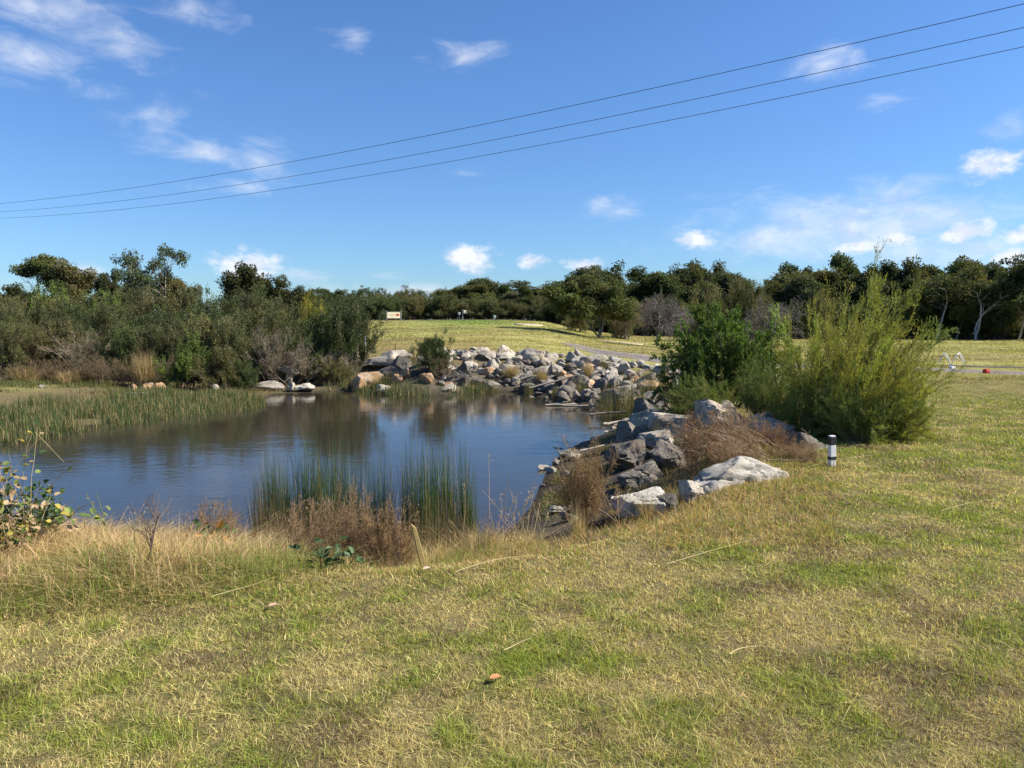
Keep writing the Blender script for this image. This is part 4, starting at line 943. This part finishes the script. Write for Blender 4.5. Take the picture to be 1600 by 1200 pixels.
# ================================================================ wispy bush and green bush
def wispy(seed, n0=112, H=2.0, W=.5, col=(.215, .235, .052), tw=20, nd=24, needle=.055, lean=(.15, 0)):
    r = np.random.default_rng(seed); a = r.uniform(0, 6.28, n0); q = W * np.sqrt(r.random(n0)); s = r.uniform(0, 1.25, n0)
    base = np.stack([np.cos(a) * q, np.sin(a) * q, np.zeros(n0)], 1)
    L0 = H * r.uniform(.5, 1.12, n0) * (1 - .12 * s) * (.82 + .36 * (fbm(a * 1.6, a * 0, seed, 2)))
    st = grow(r, base, np.stack([np.cos(a) * s + lean[0], np.sin(a) * s + lean[1], np.ones(n0) * .95], 1), L0, 12, .075, (.42, 0, -.02))
    nd_ = n0 // 4; a2 = r.uniform(-2.2, .3, nd_)      # a drooping side towards the lawn
    st = np.concatenate([st, grow(r, base[:nd_], np.stack([np.cos(a2) * 1.0 + .2, np.sin(a2) * 1.0, np.ones(nd_) * .8], 1), H * r.uniform(.45, .8, nd_), 12, .06, (.2, -.1, -1.5))])
    n0 = len(st)
    b1, i1 = spawn(r, st, tw, .18, 1, .42, H * .20, 7, .09, (.10, 0, .15)); b2, _ = spawn(r, b1, 3, .2, .9, .4, H * .10, 4, .1)
    b = MB(); b.tubes(st, taper(n0, 12, .008, .002), jit(r, n0, (.17, .14, .08), .25), 4); b.tubes(b1, taper(len(b1), 7, .0022, .0012), jit(r, len(b1), np.array(col) * 1.0, .2), 3)
    c = MB(); tone = jit(r, n0, col, .25, .12)
    for pl_, idx, n in ((b1, i1, nd), (b2, i1[np.repeat(np.arange(len(b1)), 3)], nd // 3)):
        p, d, k = along(r, pl_, n, .02, 1); si = idx[k] if pl_ is b1 else idx[k]
        c.quads(p, norm(d + r.normal(size=p.shape) * .38), r.uniform(.6, 1.3, len(p)) * needle, .0075, tone[si] * r.uniform(.7, 1.3, (len(p), 1)), .03, r)
    p, d, k = along(r, st, 60, .5, 1); c.quads(p, norm(d + r.normal(size=p.shape) * .4), r.uniform(.6, 1.3, len(p)) * needle, .0075, tone[k] * 1.1, .03, r)
    H_ = np.percentile(st[:, -1, 2], 96); return dict(branches=b.mesh('branches', M_bark, True), foliage=c.mesh('foliage', M_leaf), H=H_, W=np.percentile(np.abs(st[:, -1, 0]), 90))
wp = wispy(601); wp2 = wispy(607, 80, 1.5, .42, (.15, .19, .05), 18, 22, .045)
place(wp, 'wispy_bush', 'tall feathery yellow green bush beside the striped marker post', 'bush', 1322, 466, 10.8, 102, rz=0)
place(wp2, 'wispy_bush', 'smaller feathery bush filling the gap between green and tall bush', 'bush', 1200, 566, 11.9, 52, rz=1.0)
place(wp2, 'wispy_bush', 'drooping feathery skirt plant at the front of the tall bush', 'bush', 1350, 588, 10.1, 62, rz=2.2)
place(wp2, 'wispy_bush', 'low feathery skirt at the right foot of the tall bush', 'bush', 1402, 598, 10.5, 52, rz=4.2)
place(wp2, 'wispy_bush', 'low feathery skirt at the left foot of the tall bush', 'bush', 1252, 606, 10.7, 46, rz=5.1)
place(wp2, 'wispy_bush', 'low dull green feathery bush in front of the dense green bush', 'bush', 1110, 590, 13.0, 56, rz=3.2)
def dense_bush(seed, H=1.9, W=1.0, col=(.098, .158, .034)):
    r = np.random.default_rng(seed); n0 = 52; a = r.uniform(0, 6.28, n0); s = r.uniform(0, 1.25, n0)
    base = np.stack([np.cos(a) * .2, np.sin(a) * .2, np.zeros(n0)], 1)
    st = grow(r, base, np.stack([np.cos(a) * s, np.sin(a) * s, np.ones(n0)], 1), H * r.uniform(.55, .95, n0), 8, .12, (0, 0, .1))
    b1, _ = spawn(r, st, 14, .2, 1, .6, H * .24, 6, .14, (0, 0, .2)); b2, _ = spawn(r, b1, 5, .2, 1, .5, H * .1, 4, .15, (0, 0, .2))
    b = MB(); b.tubes(st, taper(n0, 8, .012, .004), jit(r, n0, (.13, .11, .08), .2), 4); b.tubes(b1, taper(len(b1), 6, .003, .0018), jit(r, len(b1), (.11, .11, .05), .2), 3)
    c = MB(); p, d, k = along(r, b2, 30, 0, 1); n = fbm(p[:, 0] * 3, p[:, 1] * 3 + p[:, 2] * 3, seed, 3)[:, None]
    c.quads(p, norm(d + r.normal(size=p.shape) * .5), r.uniform(.6, 1.3, len(p)) * .058, .015, jit(r, len(p), col, .25, .08) * (.6 + .8 * n), .05, r)
    return dict(branches=b.mesh('branches', M_bark, True), foliage=c.mesh('foliage', M_leaf), H=np.percentile(p[:, 2], 99), W=np.percentile(np.hypot(p[:, 0], p[:, 1]), 90))
db = dense_bush(611)
place(db, 'green_bush', 'dense rich green bush right of the rock wall', 'bush', 1130, 490, 14.4, 84)
# ================================================================ man made things
WHITE, BLACK = paint_mat('white_paint', (.72, .72, .70), .5, .2, 30), paint_mat('black_paint', (.012, .012, .013), .5, .1, 30)
WOODY, REDP = paint_mat('yellowish_wood', (.36, .26, .09), .8, .35, 14), paint_mat('red_paint', (.55, .02, .015), .45, .2, 20)
METAL = paint_mat('dull_metal', (.20, .19, .18), .5, .3, 10); CREAMP = paint_mat('cream_sign_face', (.80, .70, .50), .5, .1, 3); ORANGEP = paint_mat('orange_sign_print', (.62, .16, .04), .5, .1, 5)
DARKP = paint_mat('dark_sign_print', (.12, .06, .05), .5, .1, 5); TANP = paint_mat('faded_sign_print', (.62, .50, .26), .5, .3, 5); STAKE = paint_mat('pale_timber', (.52, .43, .31), .8, .3, 12)
CABLE = paint_mat('cable', (.03, .03, .035), .6, .1, 2); TWINE = paint_mat('twine', (.40, .36, .28), .9, .2, 20); LEAFB = paint_mat('dead_leaf', (.45, .27, .14), .8, .3, 60)
def bm_obj(name, fn, mat, parent=None, bevel=0, smooth=False):
    import bmesh
    bm = bmesh.new(); fn(bm)
    if bevel: bmesh.ops.bevel(bm, geom=bm.edges[:], offset=bevel, segments=2, affect='EDGES', profile=.5)
    me = bpy.data.meshes.new(name); bm.to_mesh(me); bm.free(); me.materials.append(mat)
    if smooth: me.shade_smooth(); me.set_sharp_from_angle(angle=R(40))
    return obj(name, me, parent)
def box(bm, c, s, rot=None):
    import bmesh
    from mathutils import Matrix
    m = Matrix.Translation(c) @ (rot.to_matrix().to_4x4() if rot else Matrix()) @ Matrix.Diagonal((s[0], s[1], s[2], 1))
    bmesh.ops.create_cube(bm, size=1, matrix=m)
def cyl(bm, z0, z1, r0, r1=None, x=0, y=0, seg=20):
    import bmesh
    from mathutils import Matrix
    bmesh.ops.create_cone(bm, cap_ends=True, segments=seg, radius1=r0, radius2=r0 if r1 is None else r1, depth=z1 - z0, matrix=Matrix.Translation((x, y, (z0 + z1) / 2)))
def on_ground(u, y): x = P(u, 600, y)[0]; return (x, y, T1(x, y))
# striped marker post: square timber, slightly tapered top
def marker_post():
    y = 8.35; x, y, z = on_ground(1304, y); s = y / F; h = z
    zt = P(1304, 681, y)[2] - z; w = .068
    t = thing('marker_post', 'short white marker post with black top and black band at the lawn edge', 'marker post', (x, y, z), .25); t.rotation_euler = (0, R(-1.5), .25)
    za, zb, zc = P(1304, 695, y)[2] - z, P(1304, 713, y)[2] - z, P(1304, 718, y)[2] - z
    bm_obj('post', lambda b: box(b, (0, 0, (za - .12) / 2), (w, w * .8, za + .12)), WHITE, t, .005)
    bm_obj('black_top', lambda b: (box(b, (0, 0, (za + zt - .008) / 2), (w + .003, w * .8 + .003, zt - .008 - za))), BLACK, t, .005)
    bm_obj('cap', lambda b: box(b, (0, 0, zt - .002), (w * .9, w * .72, .011)), WHITE, t, .003)
    bm_obj('black_band', lambda b: box(b, (0, 0, (zb + zc) / 2), (w + .005, w * .8 + .005, zb - zc)), BLACK, t, .002)
marker_post()
def curve_tube(name, pts, rad, mat, parent=None, sides=6):
    b = MB(); pts = np.array(pts, float)[None]; b.tubes(pts, np.full(pts.shape[:2], rad), np.ones((1, 3)), sides); return obj(name, b.mesh(name, mat, True), parent)
p0, p1 = P(1140, 716, 8.3), P(1300, 718, 8.32); t_ = np.linspace(0, 1, 14)[:, None]; pts = p0 * (1 - t_) + p1 * t_; pts[:, 2] -= np.sin(np.pi * t_[:, 0]) * .01
tag(curve_tube('string_line', pts, .0022, TWINE), 'thin twine stretched from the striped post to the left', 'string')
# leaning yellowish stake
def lean_stake():
    x, y, z = on_ground(661, 5.3); t = thing('leaning_stake', 'short leaning yellowish timber stake at the bank edge', 'stake', (x, y, z)); t.rotation_euler = (R(4), R(-13), R(20))
    def f(b):
        box(b, (0, 0, .12), (.05, .028, .46))
        for v in b.verts:
            if v.co.z > .2: v.co.x = v.co.x * .55 - .006; v.co.z += (.02 if v.co.x < 0 else -.02)
    bm_obj('timber', f, WOODY, t, .004)
lean_stake()
# sign board on the hill
def signboard():
    y = 70.; x, y, z = on_ground(616.5, y); s = y / F; t = thing('signboard', 'cream signboard with orange emblem on two posts on the hill', 'sign', (x, y, z), .38)
    zc = P(616, 492.3, y)[2] - z; w, h = 20.5 * s, 9.5 * s
    bm_obj('board', lambda b: box(b, (0, 0, zc), (w, .05, h)), CREAMP, t, .01)
    for sx in (-1, 1): bm_obj('post', lambda b: box(b, (sx * (w / 2 + .07), 0, zc / 2 + .2), (.09, .09, zc + h - .1)), METAL, t, .008)
    bm_obj('frame', lambda b: (box(b, (0, -.002, zc + h / 2 + .02), (w + .02, .07, .035)), box(b, (0, -.002, zc - h / 2 - .02), (w + .02, .07, .035))), METAL, t)
    bm_obj('emblem', lambda b: (box(b, (w * .22, -.030, zc + .03), (.10, .012, .19)), box(b, (w * .31, -.030, zc + .02), (.09, .012, .23)), box(b, (w * .40, -.030, zc + .04), (.09, .012, .18))), ORANGEP, t, .003)
    bm_obj('emblem_detail', lambda b: (box(b, (w * .265, -.033, zc + .03), (.035, .012, .13)), box(b, (w * .36, -.033, zc + .06), (.035, .012, .10)), box(b, (w * .31, -.038, zc - .02), (.06, .006, .05))), DARKP, t)
    bm_obj('faded_print', lambda b: [box(b, (-w * .12 + k * .0, -.030, zc + .06 - k * .13), (w * (.52 - .14 * k), .012, .045)) for k in range(2)], TANP, t)
signboard()
def pole(name, label, cat, u, y, vt, rad, mat, tilt=0, square=False):
    x, y, z = on_ground(u, y); h = P(u, vt, y)[2] - z; t = thing(name, label, cat, (x, y, z)); t.rotation_euler = (0, R(tilt), 0)
    bm_obj('shaft', (lambda b: box(b, (0, 0, h / 2 - .1), (rad * 2, rad * 1.4, h + .2))) if square else (lambda b: cyl(b, -.2, h, rad, rad * .85)), mat, t, .004 if square else 0, not square)
    return t, h
pole('timber_pole', 'tall pale bare pole above the right end of the left scrub', 'pole', 561, 55, 474, .055, STAKE)
t, h = pole('stake', 'white stake at the right end of the left scrub', 'stake', 571.5, 30.5, 527, .026, WHITE, 0, True); bm_obj('cap', lambda b: box(b, (0, 0, h + .012), (.062, .045, .03)), WHITE, t, .003)
pole('stake', 'small dark stake on the grass slope left of the wiry shrub', 'stake', 615, 40, 528, .03, METAL, 0, True)
pole('stake', 'pale stake showing above the dark wiry shrub', 'stake', 683, 29.2, 528, .028, WHITE, 0, True)
pole('stake', 'low yellowish stake on the slope behind the shelf', 'stake', 618.5, 33, 538, .025, WOODY, 2, True)
t, h = pole('flagstick', 'flagstick with pale flag on the putting green', 'flag', 723.5, 74, 484, .02, WHITE)
def flag(b):
    import bmesh
    bmesh.ops.create_grid(b, x_segments=8, y_segments=4, size=.5)
    for v in b.verts: v.co = Vector(((v.co.x + .5) * .42 + .02, math.sin(v.co.x * 7) * .04, h - .17 + v.co.y * .30 - (v.co.x + .5) * .05))
bm_obj('flag_cloth', flag, CREAMP, t)
for uu, yy, vt, lb in ((773, 70, 494.5, 'small white tee marker on the crest of the green'), (718, 73, 489.5, 'small pale sign left of the flagstick'), (889, 68, 509, 'small white marker before the forest edge right of the bunker')):
    x, y, z = on_ground(uu, yy); t = thing('tee_marker', lb, 'marker', (x, y, z)); hh = P(uu, vt, yy)[2] - z
    bm_obj('stem', lambda b: cyl(b, -.1, max(hh - .1, .05), .022), METAL, t); bm_obj('head', lambda b: box(b, (0, 0, max(hh - .03, .1)), (.22, .12, .24)), WHITE, t, .03)
# arched white wire stand near the track, white box and red block
def arcs():
    y = 26.; x, y, z = on_ground(1484.5, y); s = y / F; t = thing('wire_arches', 'cluster of thin white arching wires on the lawn beyond the path', 'lawn ornament', (x, y, z)); zb = P(1484, 565, y)[2] - z
    zb = 0.02
    for k, (du, dv, kk) in enumerate(((-16, 14, 1), (-9, 12, .6), (24, 14, 1), (17, 13, 1), (4, 10, .5))):
        tt = np.linspace(0, 1, 16); X = 1.2 * du * s * tt; Zm = zb + dv * s * 1.5 * np.sin(np.pi * np.minimum(tt * (.5 + .42 * kk), 1))
        curve_tube('wire', np.stack([X, np.sin(k) * .3 * tt, Zm], 1), .016, WHITE, t)
    bm_obj('foot', lambda b: cyl(b, -.02, .04, .035, .02), WHITE, t)
arcs()
def blk(name, label, cat, u, v, y, w, h, d, mat, capm=None):
    x, y, z = on_ground(u, y); t = thing(name, label, cat, (x, y, z), .3); bm_obj('body', lambda b: box(b, (0, 0, h / 2), (w, d, h)), mat, t, .02)
    bm_obj('lid', lambda b: box(b, (0, 0, h + .012), (w * .9, d * .9, .03)), capm or mat, t, .01)
blk('white_box', 'low white box lying beside the dirt path', 'box', 1487, 577, 24.9, .17, .08, .12, WHITE)
blk('red_box', 'small red block on the lawn at the near side of the path', 'tee marker', 1540, 584, 23.2, .16, .10, .14, REDP)
# white plank lying in the reeds on the left bank
def plank():
    c = G(214, 617, -.55); z = T1(c[0], c[1]); t = thing('plank', 'weathered white plank lying on the flat left bank', 'plank', (c[0], c[1], z + .12), .05)
    bm_obj('board', lambda b: box(b, (0, 0, 0), (.55, .12, .045)), WHITE, t, .006)
plank()
# dead log, stump and sticks on the shore by the wall
def log(name, label, u, v, y, L, rad, ang, seed, tilt=0, col=(.13, .11, .09)):
    r = np.random.default_rng(seed); p = P(u, v, y); p[2] = max(p[2], T1(p[0], y)); n = 10; tt = np.linspace(-.5, .5, n)
    q = np.stack([tt * L * math.cos(ang), tt * L * math.sin(ang), tt * L * tilt + r.normal(size=n) * rad * .15], 1); b = MB(); th = 9
    b.tubes(q[None], (rad * (1 - .3 * (tt + .5)) * r.uniform(.85, 1.1, n))[None], np.array([col]), th); e = b.n
    for k in (0, n - 1): b.add(q[k][None] + np.concatenate([np.zeros((1, 3)), (b.v[0][k * th:(k + 1) * th] - q[k])]), [[0, 1 + i, 1 + (i + 1) % th] for i in range(th)], lin(.3, .25, .18))
    o = obj(name, b.mesh(name, M_bark, False), None, p); return tag(o, label, 'log' if rad > .05 else 'stick')
log('stump', 'broken dark stump leaning at the foot of the rock wall', 886, 612, 22.6, .34, .24, .6, 1, 1.3)
log('stump', 'short square cut stump at the right of the leaning stump', 925, 622, 21.6, .12, .11, .2, 2, 2.6)
log('driftwood', 'grey driftwood branch slanting above the shore mud', 858, 598, 24.2, 1.3, .035, .2, 3, .25, (.3, .26, .2))
log('driftwood', 'thin pale driftwood on the mud below the leaning stump', 880, 632, 21.6, 1.0, .03, .1, 4, .02, (.34, .29, .22))
log('driftwood', 'dark driftwood stick at the muddy pond corner', 950, 645, 18.4, 1.1, .03, .5, 5, .0)
log('driftwood', 'weathered stick on the muddy right shore', 960, 660, 16.4, .8, .028, .8, 6, .0, (.3, .27, .22))
log('driftwood', 'pale straight stick near the waterline of the right shore', 905, 634, 20.8, .9, .03, -.1, 7, .0, (.36, .31, .24))
log('driftwood', 'grey stick left of the tall dark shore rock', 925, 700, 12.9, .5, .02, .5, 8, .1, (.33, .3, .26))
# fallen straw stalks and leaves lying on the lawn
for k, (ua, va, ub, vb, lb) in enumerate(((712, 893, 835, 864, 'long pale straw stalk lying on the lawn below the stake'), (1186, 1120, 1102, 1030, 'pale straw stalk lying across the front lawn'), (1042, 880, 1200, 840, 'thin straw lying on the lawn below the whitish boulder'),
        (788, 1018, 832, 1000, 'short curved straw in the middle of the lawn'), (1262, 730, 1362, 712, 'straw stem lying right of the striped post'), (1470, 800, 1560, 780, 'pale straw stem on the right lawn'), (55, 675, 100, 722, 'thin cane sticking up from the vine'),
        (1140, 1022, 1190, 1008, 'short straw to the right of the front stalk'), (330, 930, 420, 905, 'pale straw at the foot of the long bank grass'))):
    n = 12
    if k == 6: a, b_ = P(ua, va, 5.0), P(ub, vb, 5.3)
    else: a, b_ = G(ua, va, .03), G(ub, vb, .03)
    tt = np.linspace(0, 1, n)[:, None]; q = a * (1 - tt) + b_ * tt; 
    if k != 6: q[:, 2] = terrain(q[:, 0], q[:, 1]) + .035 + .005 * np.sin(tt[:, 0] * 5 + k); q[:, 1] += .025 * np.sin(tt[:, 0] * 3.1)
    m = MB(); m.tubes(q[None], np.linspace(.0022, .0011, n)[None], np.array([[.55, .45, .24]]), 5); tag(obj('straw_stalk', m.mesh('straw_stalk', M_dry, True)), lb, 'straw', 'single straws lying about')
for uu, vv, lb, c in ((765, 1060, 'small orange brown dead leaf on the front lawn', (.45, .22, .10)), (418, 943, 'pale pinkish dead leaf on the lawn left of the bright tuft', (.50, .34, .24)), (660, 888, 'pale dead leaf on the lawn edge below the brown bush', (.45, .35, .26)), (1320, 790, 'dark dead leaf on the lawn right of the boulder', (.10, .07, .05))):
    a = G(uu, vv, .03); z = T1(a[0], a[1]) + .028; m = MB(); m.leaves(np.array([[0, 0, 0.]]), np.array([[.9, .4, .05]]), np.array([[0, 0, 1.]]), .065, .045, np.array([c]), .15)
    tag(obj('dead_leaf', m.mesh('dead_leaf', M_dry), None, (a[0], a[1], z)), lb, 'leaf')
# ---- overhead wires
def wire(label, v0, vm, v1, y0, y1):
    A, B = P(0, v0, y0), P(1600, v1, y1); ab = B - A
    # the vertical plane through A and B: where the middle sight line meets it
    d = pix_dir(800, vm); k = (A[0] * ab[1] - A[1] * ab[0]) / (d[0] * ab[1] - d[1] * ab[0]); M = np.array((d[0] * k, d[1] * k, EYE + d[2] * k))
    tm = (M[1] - A[1]) / ab[1]; c = np.polyfit([0, tm, 1], [A[2], M[2], B[2]], 2); t = np.linspace(-.12, 1.5, 90)
    pts = np.stack([A[0] + ab[0] * t, A[1] + ab[1] * t, np.polyval(c, t)], 1)
    return tag(curve_tube('power_line', pts, .011, CABLE, None, 5), label, 'power line', 'overhead power lines')
wire('uppermost of the three overhead power lines crossing the sky', 318, 185, 6, 59.7, 22)
wire('middle one of the three overhead power lines', 331, 213, 43, 64, 23.6)
wire('lowest of the three overhead power lines', 341, 235, 73, 68, 25.5)
# ================================================================ lawn
def lawn():
    r = np.random.default_rng(99); N = 1050000; b = MB()
    d = np.exp(r.uniform(np.log(2.0), np.log(27), N)); s = r.uniform(-.92, .95, N); s = np.where(d < 3.2, s * 1.1, s); x = s * d; y = d
    sd = sdist(x, y); u = uof(x, y); k = (sd > .5) & (sd > 1.0 + 1.1 * (u > 860)) & (r.random(N) < np.maximum(.25 + 1.5 * sst(fbm(x / .065, y / .065, 41, 3), .34, .60), sst(y, 7, 14))); k &= ~((y > 13) & (u < 1000)); x, y, sd, u = x[k], y[k], sd[k], u[k]
    z = terrain(x, y, sd); g, br = lawn_mix(x, y); N = len(x); q = r.random(N)
    green = jit(r, N, (.28, .325, .055), .3, .14); strw = jit(r, N, (.57, .48, .205), .35, .08); brn = jit(r, N, (.24, .165, .10), .4, .08)
    c = np.where((q < g)[:, None], green, strw); c = np.where((r.random(N) < br * .75)[:, None], brn, c)
    dry = np.exp(-((sd - 2.2) / .8) ** 2) * (y < 10) * .45     # dry fringe along the bank edge
    c = np.where((r.random(N) < dry)[:, None], jit(r, N, (.46, .32, .15), .3, .08), c)
    far = sst(y, 9, 20)[:, None]; c = c * (1 - far * .75) + far * .75 * lin(.30, .28, .085) * r.uniform(.75, 1.25, (N, 1))
    hn = fbm(x / .45, y / .45, 21, 3); H = (r.uniform(.012, .034, N) + (r.random(N) < .015) * .02) * (.6 + .9 * hn) * (1 + .5 * g) * (1 - .35 * sst(y, 8, 22))
    W = np.clip(.0010 * y, .0027, .016) * r.uniform(.6, 1.4, N); blades(b, r, np.stack([x, y, z - .004], 1), H, W, c * r.uniform(.55, 1.35, (N, 1)), 1.1, 3, .3)
    tag(obj('lawn_grass', b.mesh('lawn_grass', M_grass)), 'short mown grass, green mixed with straw, covering the lawn', 'grass', kind='stuff')
lawn()
def long_grass():
    r = np.random.default_rng(98); N = 95000; b = MB()
    x = r.uniform(-5.2, .2, N); y = r.uniform(3.5, 7.6, N); sd = sdist(x, y); u = uof(x, y)
    edge = np.interp(u, [0, 230, 420, 560, 640, 700, 800], [4.05, 4.25, 4.6, 5.1, 5.4, 5.6, 5.9]) + .35 * (fbm(x / .5, y / .5, 61, 3) - .5)
    k = (sd > .15) & (y > edge) & (u < 860) & (u > -120) & ~((u > 450) & (u < 650) & (y > 5.35)); x, y, sd, u, edge = x[k], y[k], sd[k], u[k], edge[k]; N = len(x); z = terrain(x, y, sd)
    crest = np.exp(-((y - edge - 1.15) / .55) ** 2); n = fbm(x / .35, y / .35, 62, 3)
    green = jit(r, N, (.21, .25, .055), .3, .1); st = jit(r, N, (.58, .43, .22), .3, .07); br = jit(r, N, (.22, .15, .09), .3, .08)
    q = r.random(N); c = np.where((q < np.clip(.62 - .85 * crest + (n - .5) * 1.4 - .4 * (y - edge > 1.4), 0, 1))[:, None], green, st)
    c = np.where((r.random(N) < np.clip(.12 + .35 * (y - edge > 1.6) + (n < .42) * .25, 0, 1))[:, None], br, c)
    H = r.uniform(.06, .19, N) * (.55 + 1.1 * fbm(x / .6, y / .6, 63, 3)) * sst(y - edge, -.1, .5); blades(b, r, np.stack([x, y, z - .01], 1), (H + .02) * 1.25, .0050, c, .8, 5, 1.0)
    tag(obj('long_grass', b.mesh('long_grass', M_grass)), 'long straw coloured grass along the near left bank', 'grass', kind='stuff')
long_grass()
def fringe():
    r = np.random.default_rng(97); N = 15000; b = MB()
    d = r.uniform(5.3, 9.6, N); uu = r.uniform(690, 1320, N); x = (uu - 800) / F * d; y = d; sd = sdist(x, y); k = (sd > 1.2) & (sd < 3.0 + (uu - 690) / 630 * .9) & (fbm(x / .4, y / .4, 71, 3) > .38); x, y, sd = x[k], y[k], sd[k]
    z = terrain(x, y, sd); N = len(x); c = np.where((r.random(N) < .7)[:, None], jit(r, N, (.42, .28, .13), .3, .08), jit(r, N, (.16, .19, .05), .3, .1))
    blades(b, r, np.stack([x, y, z - .01], 1), r.uniform(.04, .13, N), .006, c, .5, 4, .8)
    tag(obj('dry_fringe_grass', b.mesh('dry_fringe_grass', M_grass)), 'orange brown dry grass fringing the lawn edge by the boulders', 'grass', kind='stuff')
fringe()

def right_bank_grass():
    r = np.random.default_rng(96); b = MB()
    p = px_region(r, [(835, 800), (850, 760), (880, 715), (940, 682), (990, 655), (1060, 640), (1050, 690), (1000, 740), (950, 790), (880, 815)], -.6, 22000)
    sd = sdist(p[:, 0], p[:, 1]); z = terrain(p[:, 0], p[:, 1], sd); n = fbm(p[:, 0] / .5, p[:, 1] / .5, 81, 3); k = (sd > .15) & (r.random(len(p)) < sst(n, .42, .62)); p, z, n = p[k], z[k], n[k]; N = len(p)
    c = np.where((r.random(N) < .55)[:, None], jit(r, N, (.12, .14, .035), .35, .1), jit(r, N, (.26, .19, .10), .35, .1))
    blades(b, r, np.stack([p[:, 0], p[:, 1], z - .01], 1), r.uniform(.03, .13, N), .009, c, .7, 3, .6)
    tag(obj('bank_grass', b.mesh('bank_grass', M_grass)), 'low green and brown weeds on the right bank between water and rocks', 'grass', kind='stuff')
right_bank_grass()
def fairway():
    r = np.random.default_rng(95); N = 230000; b = MB()
    d = np.exp(r.uniform(np.log(19), np.log(76), N)); s_ = r.uniform(-.24, .80, N); x = s_ * d; y = d; sd = sdist(x, y); u = uof(x, y)
    n = fbm(x / 1.6, y / 1.1, 91, 3); k = (sd > 4.0) & (u > 560) & (r.random(N) < .15 + sst(n, .4, .62)) & (np.hypot((u - 826) / 30, (y - 62) / 2) > 1)
    tx, ty = np.array(tp).T; o = np.argsort(uof(tx, ty)); yc = np.interp(u, uof(tx, ty)[o], ty[o]); k &= ~((np.abs(y - yc) < 1.3) & (u > 870)); x, y, sd, n, u = x[k], y[k], sd[k], n[k], u[k]; N = len(x)
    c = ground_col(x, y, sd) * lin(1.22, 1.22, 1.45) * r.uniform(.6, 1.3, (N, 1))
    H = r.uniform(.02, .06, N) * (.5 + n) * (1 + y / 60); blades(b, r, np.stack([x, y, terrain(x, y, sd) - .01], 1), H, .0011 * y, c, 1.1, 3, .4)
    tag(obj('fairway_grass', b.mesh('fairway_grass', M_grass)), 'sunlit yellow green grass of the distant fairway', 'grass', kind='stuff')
fairway()
